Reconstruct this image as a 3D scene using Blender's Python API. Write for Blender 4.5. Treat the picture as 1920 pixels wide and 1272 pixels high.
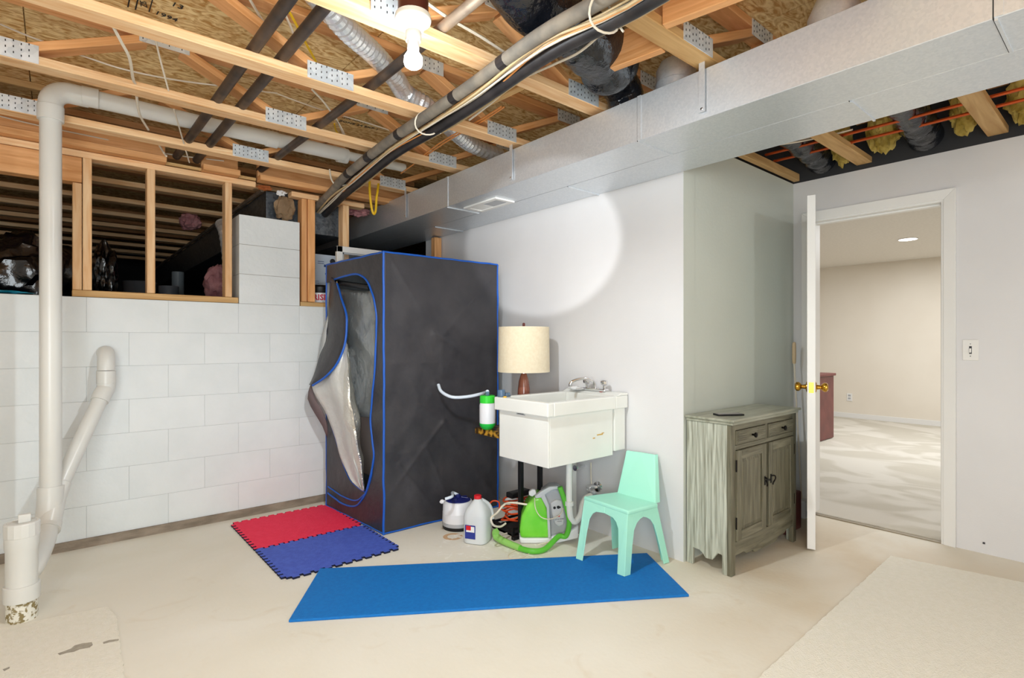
import bpy, bmesh, math, random
from mathutils import Vector as V, Matrix as M, noise
random.seed(7)
PI=math.pi
sc=bpy.context.scene; COL=sc.collection
for o in list(bpy.data.objects): bpy.data.objects.remove(o)
# ------------------------------------------------------------ camera
F=1009.9; CX=960.0; CY=640.3; H=1.20; YAW=math.radians(49.757)
cyw,syw=math.cos(YAW),math.sin(YAW)
cd=bpy.data.cameras.new('camera'); cam=bpy.data.objects.new('camera',cd); COL.objects.link(cam)
cam.location=(0,0,H); cam.rotation_euler=(PI/2,0,YAW-PI/2)
cd.sensor_width=36; cd.lens=F/1920*36; cd.shift_y=(CY-636)/1920; cd.clip_start=.05; cd.clip_end=60
sc.camera=cam
def at(px,py,X=None,Y=None,Z=None,D=None):
    "point where the sight line through a photo pixel meets a real plane"
    t=(px-CX)/F; r=V((cyw+syw*t, syw-cyw*t, -(py-CY)/F))
    k = X/r.x if X is not None else Y/r.y if Y is not None else (Z-H)/r.z if Z is not None else D
    return r*k+V((0,0,H))
# ------------------------------------------------------------ light
sc.view_settings.view_transform='Standard'; sc.view_settings.look='None'
sc.view_settings.exposure=-0.02; sc.view_settings.gamma=1.0; sc.view_settings.use_curve_mapping=False
w=bpy.data.worlds.new('world'); sc.world=w; w.use_nodes=True
w.node_tree.nodes['Background'].inputs[0].default_value=(.9,.92,1,1); w.node_tree.nodes['Background'].inputs[1].default_value=.3
def light(name,kind,loc,power,color=(1,1,1),size=.1,size_y=None,rot=(0,0,0),aim=None,spot=None,blend=.1):
    l=bpy.data.lights.new(name,kind); l.energy=power; l.color=color
    if kind=='AREA':
        l.size=size
        if size_y: l.shape='RECTANGLE'; l.size_y=size_y
    else: l.shadow_soft_size=size
    if spot: l.spot_size=spot; l.spot_blend=blend
    o=bpy.data.objects.new(name,l); COL.objects.link(o); o.location=loc; o.rotation_euler=rot
    if aim: o.rotation_euler=(V(aim)-V(loc)).to_track_quat('-Z','Y').to_euler()
    return o
light('bulb_light','POINT',(.936,1.631,2.165),66,(.89,.955,1),.036)
light('bulb_down_light','SPOT',(.936,1.631,2.103),68,(.87,.955,1),.026,rot=(0,0,0),spot=math.radians(168),blend=.5)
light('rear_fill_light','POINT',(-1.3,-1.2,2.1),42,(.9,.965,1),.06)  # added fill behind the camera, no fixture modelled there
light('right_rear_fill_light','POINT',(2.3,-1.6,2.1),48,(.9,.97,1),.06)  # second added fill, unseen, brightens the right foreground
light('bounce_fill_light','AREA',(-.7,-.8,1.15),74,(.86,.95,1),1.8,1.4,aim=(.9,1.9,2.45))  # added soft area fill, out of view, lifts the ceiling timber
light('flash_spot','SPOT',(.0,-.35,1.45),320,(.95,.98,1),.03,aim=(2.6,2.74,1.88),spot=math.radians(14.5),blend=.08)
light('next_room_light','AREA',(7.2,1.3,2.36),90,(.92,.96,1),2.6,2.6)
light('next_room_door_light','AREA',(5.0,-.3,2.2),11,(.97,.97,1),.8,.8)
# ------------------------------------------------------------ materials
MATS={}
def mat(name,col=(.5,.5,.5),rough=.5,metal=0.,col2=None,scale=6.,stretch=(1,1,1),lo=.35,hi=.65,bump=0.,bscale=None,detail=4,coord='Object',
        alpha=None,trans=0.,emit=None,spec=.5,kind='noise',dist=0.,rough2=None,rnd=0.,ior=1.45,coat=0.):
    if name in MATS: return MATS[name]
    m=bpy.data.materials.new(name); m.use_nodes=True; nt=m.node_tree; N=nt.nodes; L=nt.links
    b=N['Principled BSDF']; b.inputs['Base Color'].default_value=(*col,1); b.inputs['Roughness'].default_value=rough
    b.inputs['Metallic'].default_value=metal; b.inputs['Specular IOR Level'].default_value=spec; b.inputs['IOR'].default_value=ior
    b.inputs['Coat Weight'].default_value=coat
    if trans: b.inputs['Transmission Weight'].default_value=trans
    if alpha is not None: b.inputs['Alpha'].default_value=alpha
    if emit: b.inputs['Emission Color'].default_value=(*col,1); b.inputs['Emission Strength'].default_value=emit
    vec=None
    if col2 or bump:
        tc=N.new('ShaderNodeTexCoord'); mp=N.new('ShaderNodeMapping'); L.new(tc.outputs[coord],mp.inputs[0])
        mp.inputs['Scale'].default_value=stretch; vec=mp.outputs[0]
        if rnd:
            oi=N.new('ShaderNodeObjectInfo'); mu=N.new('ShaderNodeVectorMath'); mu.operation='SCALE'
            cb=N.new('ShaderNodeCombineXYZ'); L.new(oi.outputs['Random'],cb.inputs[0]); L.new(oi.outputs['Random'],cb.inputs[1]); L.new(oi.outputs['Random'],cb.inputs[2])
            L.new(cb.outputs[0],mu.inputs[0]); mu.inputs['Scale'].default_value=37.0
            ad=N.new('ShaderNodeVectorMath'); L.new(vec,ad.inputs[0]); L.new(mu.outputs[0],ad.inputs[1]); vec=ad.outputs[0]
    def tex(s,knd):
        if knd=='voronoi':
            n=N.new('ShaderNodeTexVoronoi'); n.inputs['Scale'].default_value=s; L.new(vec,n.inputs['Vector'])
            sp=N.new('ShaderNodeSeparateColor'); L.new(n.outputs['Color'],sp.inputs[0]); return sp.outputs[0]
        n=N.new('ShaderNodeTexNoise'); n.inputs['Scale'].default_value=s; n.inputs['Detail'].default_value=detail; n.inputs['Distortion'].default_value=dist
        L.new(vec,n.inputs['Vector']); return n.outputs['Fac']
    if col2:
        f=tex(scale,kind); r=N.new('ShaderNodeValToRGB'); r.color_ramp.elements[0].position=lo; r.color_ramp.elements[1].position=hi
        r.color_ramp.elements[0].color=(*col,1); r.color_ramp.elements[1].color=(*col2,1); L.new(f,r.inputs[0]); out=r.outputs[0]
        if rnd:
            hs=N.new('ShaderNodeHueSaturation'); mr=N.new('ShaderNodeMapRange'); L.new(oi.outputs['Random'],mr.inputs[0])
            mr.inputs[3].default_value=1-rnd; mr.inputs[4].default_value=1+rnd; L.new(mr.outputs[0],hs.inputs['Value']); L.new(out,hs.inputs['Color']); out=hs.outputs[0]
        L.new(out,b.inputs['Base Color'])
        if rough2 is not None:
            q=N.new('ShaderNodeMapRange'); L.new(f,q.inputs[0]); q.inputs[1].default_value=lo; q.inputs[2].default_value=hi; q.inputs[3].default_value=rough; q.inputs[4].default_value=rough2; L.new(q.outputs[0],b.inputs['Roughness'])
    if bump:
        f=tex(bscale or scale,'noise'); bn=N.new('ShaderNodeBump'); bn.inputs['Strength'].default_value=bump; bn.inputs['Distance'].default_value=.01
        L.new(f,bn.inputs['Height']); L.new(bn.outputs[0],b.inputs['Normal'])
    MATS[name]=m; return m
def rgb(*c): return tuple((x/255)**2.2 for x in c)
WOOD=mat('pine_framing',rgb(226,172,118),.6,col2=rgb(248,212,166),scale=3,stretch=(.9,9,16),lo=.3,hi=.72,bump=.15,dist=1.2,rnd=.09)
WOODO=mat('orange_pine',rgb(214,150,92),.6,col2=rgb(240,182,126),scale=3,stretch=(.8,9,14),lo=.3,hi=.7,bump=.15,dist=1.2,rnd=.09)
OLDW=mat('aged_pine',rgb(184,140,86),.65,col2=rgb(216,176,120),scale=3,stretch=(.8,9,14),lo=.3,hi=.7,bump=.15,dist=1.,rnd=.08)
OSB=mat('strand_board',rgb(196,142,76),.7,col2=rgb(252,222,162),scale=10,stretch=(1,2.2,1),lo=.36,hi=.62,bump=.25,dist=2.5,detail=5)
PLATE=mat('nail_plate_steel',rgb(214,222,228),.4,.4,col2=rgb(234,240,244),scale=30,kind='voronoi')
SLOT=mat('plate_slot',(.03,.03,.03),.8)
GALV=mat('galvanised_sheet',rgb(214,219,224),.40,.62,col2=rgb(224,228,232),scale=120,kind='voronoi',lo=.0,hi=1.,rough2=.40)
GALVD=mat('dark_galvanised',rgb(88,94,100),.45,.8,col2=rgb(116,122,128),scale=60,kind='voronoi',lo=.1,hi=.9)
BLOCK=mat('painted_block',rgb(222,227,227),.55,col2=rgb(228,232,232),scale=5,bump=.28,bscale=38,coord='Object',rnd=.008)
MORT=mat('painted_mortar',rgb(196,200,200),.6)
RAWB=mat('raw_block',rgb(120,112,104),.9,col2=rgb(150,142,132),scale=20,bump=.4)
FOOT=mat('bare_footing',rgb(126,114,100),.9,col2=rgb(156,142,126),scale=7,bump=.5,bscale=30,stretch=(1,1,3))
DRYW=mat('painted_drywall',rgb(222,220,220),.6,col2=rgb(227,225,225),scale=2,bump=.05,bscale=120)
ALCV=mat('alcove_wall_paint',rgb(204,208,198),.42,col2=rgb(208,212,202),scale=2,bump=.08,bscale=60)
TRIM=mat('white_trim_paint',rgb(236,234,230),.35)
CREAMW=mat('cream_wall_paint',rgb(232,222,206),.7,col2=rgb(236,227,212),scale=1.5)
CREAMC=mat('textured_ceiling',rgb(228,222,212),.8,col2=rgb(234,228,218),scale=40,bump=.2)
CARPET=mat('beige_carpet',rgb(206,198,182),.95,col2=rgb(224,217,204),scale=1.1,stretch=(1.5,.9,1),lo=.44,hi=.54,bump=.5,bscale=220,dist=1.6,detail=2)
PVC=mat('white_pvc',rgb(218,217,211),.28,col2=rgb(224,223,217),scale=3)
DIRTP=mat('flaking_pipe',rgb(232,228,214),.7,col2=rgb(140,124,84),scale=60,lo=.5,hi=.58,bump=.4)
IRON=mat('black_iron',rgb(70,64,62),.5,.5,col2=rgb(104,88,76),scale=9,bump=.1)
RUST=mat('rusty_conduit',rgb(146,128,112),.45,.5,col2=rgb(178,160,140),scale=12,bump=.1)
FOIL=mat('crinkled_foil',rgb(220,222,224),.34,.7,bump=.8,bscale=26,col2=rgb(226,228,230),scale=20)
BLKP=mat('black_plastic_wrap',rgb(20,22,26),.16,bump=1.,bscale=22,spec=.8,col2=rgb(34,36,42),scale=5)
BLKP2=mat('black_bag_plastic',rgb(10,11,14),.18,bump=1.,bscale=10,spec=.8)
FOAMT=mat('grey_foam_sleeve',rgb(112,106,98),.75,col2=rgb(142,132,118),scale=12,bump=.2)
FOAMB=mat('black_foam_sleeve',rgb(34,32,34),.5,col2=rgb(54,50,50),scale=10,bump=.3)
TANW=mat('tan_cable',rgb(198,172,130),.5)
WHW=mat('white_cable',rgb(228,216,196),.45)
YEW=mat('yellow_cable',rgb(232,186,30),.45)
ORW=mat('orange_cable',rgb(226,150,84),.4)
COPR=mat('copper_pipe',rgb(196,92,52),.3,.85)
INSY=mat('yellow_insulation',rgb(140,116,44),.95,col2=rgb(214,190,110),scale=9,bump=.9,bscale=24)
INSP=mat('pink_insulation',rgb(150,96,100),.95,col2=rgb(196,140,140),scale=12,bump=.9,bscale=24)
PAPER=mat('brown_kraft_paper',rgb(120,98,74),.75,col2=rgb(158,132,102),scale=5,bump=.5)
TENT=mat('black_tent_fabric',rgb(56,55,59),.40,col2=rgb(66,64,67),scale=5,bump=.5,bscale=14,spec=.45)
TBLUE=mat('blue_piping',rgb(28,92,190),.45)
SILV=mat('silver_lining',rgb(196,200,202),.34,.6,bump=.85,bscale=14,col2=rgb(206,208,208),scale=7)
SILV2=mat('bright_silver_flap',rgb(226,222,212),.36,.8,bump=.9,bscale=60,col2=rgb(240,236,224),scale=9)
VINYL=mat('grey_vinyl',rgb(122,127,128),.22,.3,bump=.9,bscale=16,col2=rgb(150,155,156),scale=5,spec=.8)
SINK=mat('white_sink_plastic',rgb(232,232,226),.35,col2=rgb(238,238,232),scale=4)
CHROME=mat('chrome',(.8,.8,.82),.12,1.)
SHADE=mat('cream_lampshade',rgb(230,214,184),.8,col2=rgb(236,222,194),scale=60)
BROWNG=mat('brown_ceramic',rgb(130,72,56),.15,col2=rgb(172,108,84),scale=7,spec=.8,rough2=.3)
GREENC=mat('green_plastic',rgb(36,190,70),.35)
LTGRN=mat('light_green_plastic',rgb(150,208,106),.4)
TANKG=mat('clear_green_tank',rgb(120,222,60),.2,trans=.1,spec=.6,col2=rgb(146,236,84),scale=8)
HOSEG=mat('green_hose',rgb(96,190,60),.4)
WHTP=mat('white_plastic',rgb(236,236,240),.3)
GREYP=mat('grey_plastic',rgb(176,178,182),.35)
DGREY=mat('dark_grey_plastic',rgb(60,60,64),.5)
NAVY=mat('navy_lid',rgb(34,40,104),.35)
CLEARB=mat('clear_blue_cap',rgb(140,172,204),.15,trans=.7)
JUG=mat('milky_jug_plastic',rgb(242,245,246),.3,trans=.3,ior=1.1)
WATER=mat('water',rgb(240,244,244),.1,trans=.2,ior=1.1)
REDP=mat('red_plastic',rgb(214,34,44),.4)
LABELB=mat('blue_label',rgb(44,56,140),.5); LABELW=mat('white_label',rgb(236,236,236),.5)
BLACK=mat('black_plastic',rgb(22,22,24),.45)
METB=mat('black_metal',rgb(28,28,30),.4,.4)
MINT=mat('mint_plastic',rgb(172,240,216),.38,spec=.4)
YOGA=mat('blue_foam_mat',rgb(6,110,190),.7,col2=rgb(10,118,198),scale=60,bump=.2,bscale=260)
FRED=mat('red_foam_tile',rgb(246,42,80),.75,bump=.35,bscale=120,col2=rgb(250,52,88),scale=40)
FBLU=mat('blue_foam_tile',rgb(70,92,192),.7,bump=.35,bscale=120,col2=rgb(80,104,204),scale=40)
FSIDE=mat('foam_tile_edge',rgb(24,26,52),.8)
def feltmat():
    m=mat('cream_felt',rgb(240,234,218),.95,col2=rgb(244,238,224),scale=40,bump=.6,bscale=160); return m
FELT=feltmat()
CAB=mat('washed_green_wood',rgb(134,134,118),.5,col2=rgb(200,203,188),scale=4,stretch=(20,20,1.0),lo=.3,hi=.66,bump=.25,dist=.4,detail=5)
CABF=mat('dark_washed_wood',rgb(84,80,64),.42,col2=rgb(130,126,106),scale=4,stretch=(20,20,1.),lo=.3,hi=.7,bump=.2,dist=.4,detail=5)
CABH=mat('dark_washed_wood_rail',rgb(84,80,64),.42,col2=rgb(134,130,110),scale=4,stretch=(.9,9,9),lo=.3,hi=.7,bump=.2,dist=.8,detail=5)
CABT=mat('washed_top',rgb(136,136,118),.32,col2=rgb(176,176,160),scale=4,stretch=(1,8,8),lo=.3,hi=.7,bump=.1)
BLKIR=mat('dark_iron_hardware',rgb(26,22,20),.4,.6)
BRASS=mat('brass',rgb(196,150,60),.18,.95)
DRED=mat('dark_red_wood',rgb(98,52,50),.45,col2=rgb(116,64,60),scale=5)
PURPG=mat('dark_glass',rgb(120,108,112),.15,spec=.8)
BEIGE=mat('beige_plastic',rgb(214,186,148),.5)
BULBM=mat('lit_bulb',(1,.97,.9),.4,emit=26.)
LEDM=mat('lit_led_disc',(1,.93,.8),.4,emit=14.)
BROWNM=mat('brown_box_paint',rgb(84,42,32),.35)
PORC=mat('white_porcelain',rgb(240,236,222),.25)
CRATE=mat('black_crate',rgb(20,20,22),.5)
ORC=mat('orange_cord',rgb(226,80,36),.45)
GOLDP=mat('gold_marbled_edge',rgb(60,40,14),.35,col2=rgb(196,146,50),scale=34,lo=.45,hi=.6)
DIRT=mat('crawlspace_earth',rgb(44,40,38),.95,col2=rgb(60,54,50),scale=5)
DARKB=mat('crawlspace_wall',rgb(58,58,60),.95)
RISER=mat('red_print',rgb(196,24,60),.5); BLUEPR=mat('blue_print',rgb(60,86,140),.5)
BOXW=mat('pale_blue_carton',rgb(214,226,240),.5); INK=mat('black_ink',(.02,.02,.02),.7)
WINM=mat('window_glass',(1,1,1),.03,trans=1.,ior=1.45)
STAINY=mat('yellow_stain',rgb(206,164,84),.5)
# ------------------------------------------------------------ object helpers
WM={}      # world matrices of things
def link(o): COL.objects.link(o); return o
def thing(name,label,cat,loc=(0,0,0),rz=0.,group=None,kind=None):
    o=link(bpy.data.objects.new(name,None)); o.empty_display_size=.05
    o.location=loc; o.rotation_euler=(0,0,rz); WM[o.name]=M.Translation(V(loc))@M.Rotation(rz,4,'Z')
    if label: o['label']=label
    if cat: o['category']=cat
    if group: o['group']=group
    if kind: o['kind']=kind
    return o
def W(o): return WM.get(o.name,M.Identity(4)) if o else M.Identity(4)
def obj(name,bm,m,parent=None,world=True,smooth=False,bevel=0,seg=2,mats=None,Mw=None):
    """link a bmesh as one object; world=True: geometry is in world coordinates"""
    bmesh.ops.recalc_face_normals(bm,faces=bm.faces)
    me=bpy.data.meshes.new(name)
    o=bpy.data.objects.new(name,me)
    if world and Mw is None:
        if not bm.verts: raise Exception('empty '+name)
        xs=[v.co for v in bm.verts]; lo=V([min(c[i] for c in xs) for i in range(3)]); hi=V([max(c[i] for c in xs) for i in range(3)])
        ctr=V(((lo.x+hi.x)/2,(lo.y+hi.y)/2,lo.z)); 
        if parent: bm.transform(W(parent).inverted())
        if parent is None:
            bm.transform(M.Translation(-ctr)); o.location=ctr; WM_=M.Translation(ctr)
        else:
            WM_=W(parent)
    elif Mw is not None:
        WM_=Mw; o.matrix_basis=(W(parent).inverted()@Mw) if parent else Mw
    else:
        WM_=W(parent)
    bm.to_mesh(me); bm.free()
    for mm in (mats or [m]): me.materials.append(mm)
    if smooth:
        for p in me.polygons: p.use_smooth=True
    link(o); WM[o.name]=WM_
    if parent: o.parent=parent
    if bevel:
        b=o.modifiers.new('bevel','BEVEL'); b.width=bevel; b.segments=seg; b.limit_method='ANGLE'; b.angle_limit=math.radians(35)
    if smooth:
        try: me.set_sharp_from_angle(angle=math.radians(42))
        except Exception: pass
    return o
def tag(o,label=None,cat=None,group=None,kind=None):
    for k,v in (('label',label),('category',cat),('group',group),('kind',kind)):
        if v: o[k]=v
    return o
def struct(name,bm,m,parent=None,**k):
    o=obj(name,bm,m,parent,**k)
    if not parent: o['kind']='structure'
    return o
def B(): return bmesh.new()
def box(bm,x0,x1,y0,y1,z0,z1,mi=0):
    vs=[bm.verts.new(c) for c in ((x0,y0,z0),(x1,y0,z0),(x1,y1,z0),(x0,y1,z0),(x0,y0,z1),(x1,y0,z1),(x1,y1,z1),(x0,y1,z1))]
    for f in ((0,3,2,1),(4,5,6,7),(0,1,5,4),(1,2,6,5),(2,3,7,6),(3,0,4,7)):
        fc=bm.faces.new([vs[i] for i in f]); fc.material_index=mi
    return vs
def bx(*a): bm=B(); box(bm,*a); return bm
def hexa(bm,pts):
    "8 corners, 4 bottom 4 top"
    vs=[bm.verts.new(p) for p in pts]
    for f in ((0,3,2,1),(4,5,6,7),(0,1,5,4),(1,2,6,5),(2,3,7,6),(3,0,4,7)): bm.faces.new([vs[i] for i in f])
def prism(bm,pts,d):
    "extrude polygon of 3D points by vector d"
    d=V(d); a=[bm.verts.new(V(p)) for p in pts]; b=[bm.verts.new(V(p)+d) for p in pts]
    bm.faces.new(a); bm.faces.new(b[::-1]); n=len(a)
    for i in range(n): bm.faces.new((a[i],b[i],b[(i+1)%n],a[(i+1)%n]))
def smoothpts(pts,n=6):
    pts=[V(p) for p in pts]
    if len(pts)<3: return pts
    out=[]
    for i in range(len(pts)-1):
        p0=pts[max(i-1,0)];p1=pts[i];p2=pts[i+1];p3=pts[min(i+2,len(pts)-1)]
        for k in range(n):
            t=k/n; out.append(.5*((2*p1)+(-p0+p2)*t+(2*p0-5*p1+4*p2-p3)*t*t+(-p0+3*p1-3*p2+p3)*t**3))
    out.append(pts[-1]); return out
def tube(bm,pts,r,seg=8,smooth=6,cap=True,ripple=None):
    P=smoothpts(pts,smooth) if smooth else [V(p) for p in pts]
    n=len(P); rings=[]; t0=(P[1]-P[0]).normalized(); ref=V((0,0,1)) if abs(t0.z)<.9 else V((1,0,0)); u=t0.cross(ref).normalized()
    for i,p in enumerate(P):
        t=(P[min(i+1,n-1)]-P[max(i-1,0)]).normalized(); u=(u-t*u.dot(t)).normalized(); v=t.cross(u)
        rr=(r[0]+(r[1]-r[0])*i/(n-1)) if isinstance(r,tuple) else (r(i/(n-1)) if callable(r) else r)
        if ripple and i%2: rr*=ripple
        rings.append([bm.verts.new(p+(u*math.cos(a)+v*math.sin(a))*rr) for a in [2*PI*k/seg for k in range(seg)]])
    for a,b in zip(rings,rings[1:]):
        for k in range(seg): bm.faces.new((a[k],a[(k+1)%seg],b[(k+1)%seg],b[k]))
    if cap: bm.faces.new(rings[0][::-1]); bm.faces.new(rings[-1])
    return bm
def tb(pts,r,seg=8,smooth=6,**k): return tube(B(),pts,r,seg,smooth,**k)
def lathe(bm,prof,c=(0,0,0),seg=24,sy=1.):
    c=V(c); rings=[]
    for r,z in prof:
        rings.append([bm.verts.new(c+V((max(r,1e-4)*math.cos(2*PI*k/seg),max(r,1e-4)*sy*math.sin(2*PI*k/seg),z))) for k in range(seg)])
    for a,b in zip(rings,rings[1:]):
        for k in range(seg): bm.faces.new((a[k],a[(k+1)%seg],b[(k+1)%seg],b[k]))
    bm.faces.new(rings[0][::-1]); bm.faces.new(rings[-1]); return bm
def lt(prof,c=(0,0,0),seg=24,sy=1.): return lathe(B(),prof,c,seg,sy)
def board(name,a,b,w,h,m,parent=None,side=None,bev=.003):
    "rectangular timber from a to b; w along side, h along the other way; length on local X"
    a,b=V(a),V(b); x=(b-a).normalized(); s=V(side) if side else (V((0,0,1)).cross(x)); s=(s-x*s.dot(x)).normalized(); z=x.cross(s)
    Mw=M.Translation((a+b)/2)@M((( x.x,s.x,z.x,0),(x.y,s.y,z.y,0),(x.z,s.z,z.z,0),(0,0,0,1)))
    Lh=(b-a).length/2
    return obj(name,bx(-Lh,Lh,-w/2,w/2,-h/2,h/2),m,parent,Mw=Mw,bevel=bev,seg=1)
def crumple(bm,c,sx,sy,sz,amp=.25,fr=3.,sub=4,seed=0):
    r=bmesh.ops.create_icosphere(bm,subdivisions=sub,radius=1.)
    for v in r['verts']:
        d=v.co.normalized(); n=noise.noise(d*fr+V((seed,seed*2,1)))+.5*noise.noise(d*fr*2.3+V((seed,3,seed)))
        n2=abs(noise.noise(d*fr*1.7+V((9,seed,2))))
        k=1+amp*n-amp*1.2*n2; v.co=V((d.x*sx*k,d.y*sy*k,d.z*sz*k))+V(c)
    return bm
def text(s,size,origin,right,up,m,parent,name='lettering',ext=.0006,align='CENTER',bold=0.):
    cu=bpy.data.curves.new('t','FONT'); cu.body=s; cu.size=size; cu.align_x=align; cu.align_y='CENTER'; cu.extrude=ext; cu.resolution_u=2; cu.offset=bold
    t=bpy.data.objects.new('t',cu); COL.objects.link(t); bpy.context.view_layer.update()
    me=bpy.data.meshes.new_from_object(t.evaluated_get(bpy.context.evaluated_depsgraph_get())); bpy.data.objects.remove(t)
    bm=B(); bm.from_mesh(me); x=V(right).normalized(); y=V(up).normalized(); y=(y-x*y.dot(x)).normalized(); z=x.cross(y); o=V(origin)
    Mw=M(((x.x,y.x,z.x,o.x),(x.y,y.y,z.y,o.y),(x.z,y.z,z.z,o.z),(0,0,0,1)))
    me2=bpy.data.meshes.new(name); bm.to_mesh(me2); bm.free(); me2.materials.append(m)
    ob=link(bpy.data.objects.new(name,me2)); ob.matrix_basis=(W(parent).inverted()@Mw) if parent else Mw; ob.parent=parent; return ob
def copy_tree(o,loc,label=None,rz=None):
    def cp(x,par):
        c=link(x.copy()); c.parent=par
        for ch in x.children: cp(ch,c)
        return c
    c=cp(o,None); c.location=loc
    if rz is not None: c.rotation_euler=(0,0,rz)
    if label: c['label']=label
    return c
# ============================================================ SHELL
YB=4.0; XS=2.6; YA=1.63; XD=4.0; XW=-2.6; YF=-2.9
# floor with world-placed stains, plus tan mixed in around the cabinet front
fm=bpy.data.materials.new('concrete_floor'); fm.use_nodes=True; nt=fm.node_tree; N=nt.nodes; L=nt.links; pb=N['Principled BSDF']
tc=N.new('ShaderNodeNewGeometry'); pos=tc.outputs['Position']
def nz(scale,detail=5,dist=0.):
    n=N.new('ShaderNodeTexNoise'); n.inputs['Scale'].default_value=scale; n.inputs['Detail'].default_value=detail; n.inputs['Distortion'].default_value=dist; L.new(pos,n.inputs['Vector']); return n.outputs['Fac']
def ramp(f,a,ca,b,cb):
    r=N.new('ShaderNodeValToRGB'); r.color_ramp.elements[0].position=a; r.color_ramp.elements[0].color=(*ca,1); r.color_ramp.elements[1].position=b; r.color_ramp.elements[1].color=(*cb,1); L.new(f,r.inputs[0]); return r.outputs[0]
def mixc(f,a,b):
    m=N.new('ShaderNodeMix'); m.data_type='RGBA'; L.new(f,m.inputs['Factor']); L.new(a,m.inputs['A'])
    if isinstance(b,tuple): m.inputs['B'].default_value=(*b,1)
    else: L.new(b,m.inputs['B'])
    return m.outputs['Result']
def math1(op,a,b):
    m=N.new('ShaderNodeMath'); m.operation=op
    for i,x in enumerate((a,b)):
        if isinstance(x,(int,float)): m.inputs[i].default_value=x
        else: L.new(x,m.inputs[i])
    return m.outputs[0]
def dist(c):
    v=N.new('ShaderNodeVectorMath'); v.operation='DISTANCE'; L.new(pos,v.inputs[0]); v.inputs[1].default_value=c; return v.outputs['Value']
colr=ramp(nz(1.1,6,.6),.35,rgb(228,221,204),.68,rgb(238,233,221))
colr=mixc(ramp(nz(5,6,1.5),.6,(0,0,0),.75,(.35,.35,.35)),colr,rgb(214,198,172))
sd=N.new('ShaderNodeMapRange'); L.new(dist((3.1,1.0,0)),sd.inputs[0]); sd.inputs[1].default_value=1.5; sd.inputs[2].default_value=.3; sd.inputs[3].default_value=0; sd.inputs[4].default_value=.75
colr=mixc(math1('MULTIPLY',sd.outputs[0],ramp(nz(1.7,4,.5),.35,(.35,.35,.35),.6,(1,1,1))),colr,rgb(206,184,152))
colr=mixc(ramp(nz(60,3),.74,(0,0,0),.8,(.5,.5,.5)),colr,rgb(190,172,146))
rd=dist((1.86,2.76,0)); ring=math1('LESS_THAN',math1('ABSOLUTE',math1('SUBTRACT',rd,.047),0),.013)
colr=mixc(math1('MULTIPLY',ring,.75),colr,rgb(206,150,84))
sp=math1('MULTIPLY',math1('LESS_THAN',dist((1.95,2.45,0)),.34),ramp(nz(22,4,1.),.58,(0,0,0),.62,(.8,.8,.8)))
colr=mixc(sp,colr,rgb(246,242,232))
L.new(colr,pb.inputs['Base Color']); pb.inputs['Roughness'].default_value=.62
bn=N.new('ShaderNodeBump'); bn.inputs['Strength'].default_value=.12; bn.inputs['Distance'].default_value=.01; L.new(nz(45),bn.inputs['Height']); L.new(bn.outputs[0],pb.inputs['Normal'])
struct('floor',bx(XW-.1,XD+.03,YF-.1,YB+.02,-.1,0),fm)
# block wall: mortar core plus individual blocks
wl=struct('wall_left',bx(XW,XS+.1,YB+.002,YB+.19,0,1.458),MORT); 
bw,bh=.4064,.2032
full=None
def blk(x0,x1,z0,par,m=BLOCK,y0=YB,y1=YB+.19):
    cx=(x0+x1)/2
    Mw=M.Translation((cx,(y0+y1)/2,z0+bh/2)); g=.0010
    obj('block',bx(-(x1-x0)/2+g,(x1-x0)/2-g,-(y1-y0)/2,(y1-y0)/2,-bh/2+g,bh/2-g),m,par,Mw=Mw,bevel=.002,seg=2)
for row in range(7):
    z0=.035+row*bh; off=.135 if row%2==0 else .338
    k=-6
    while True:
        a=off+(k)*bw; k+=1
        if a>XS: break
        b=a+bw
        if b<-1.2: continue
        blk(max(a,-1.4),min(b,XS-.002),z0,wl)
wp=struct('wall_pier',bx(.955,1.352,YB+.002,YB+.186,1.458,2.064),RAWB)
for r in range(3): blk(.9505,1.3569,1.458+r*bh,wp)
ft=struct('baseboard_left',bx(XW,XS,YB-.014,YB+.02,0,.052),FOOT)
struct('wall_back',bx(XS,XS+.11,YA+.0025,YB+.3,0,2.318),DRYW)
bm=B(); box(bm,XS+.0008,XS+.113,YA,YA+.002,0,2.318); box(bm,XS+.112,XD,YA,YA+.11,0,2.318)
struct('wall_alcove',bm,ALCV)
dy0,dy1,dz=.793,1.50,2.025
bm=B(); box(bm,XD,XD+.12,YF,dy0-.018,0,2.318); box(bm,XD,XD+.12,dy1+.018,YA+.11,0,2.318); box(bm,XD,XD+.12,dy0-.018,dy1+.018,dz+.018,2.318)
struct('wall_right',bm,DRYW)
struct('wall_front',bx(XW,XD,YF-.1,YF,0,2.64),DRYW); struct('wall_side',bx(XW-.1,XW,YF-.1,YB+.2,0,2.64),DRYW)
# OSB subfloor overhead, as sheets
sub=struct('ceiling',bx(-4.2,9.6,YF-.1,11.2,2.672,2.70),OSB)
for i,(xa,xb) in enumerate(((-4.1,-2.54),(-2.53,-1.325),(-1.32,-.112),(-.107,1.168),(1.173,2.458),(2.463,3.68),(3.685,4.9))):
    for j,(ya,yb) in enumerate(((-3.0,-.61),(-.60,1.83),(1.835,4.27),(4.275,6.71),(6.715,9.15))):
        sh=.6 if i%2 else 0
        a,b_=ya-sh,yb-sh
        obj('panel',bx(xa,xb,a+.002,b_-.002,2.652,2.671),OSB,sub)
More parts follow.
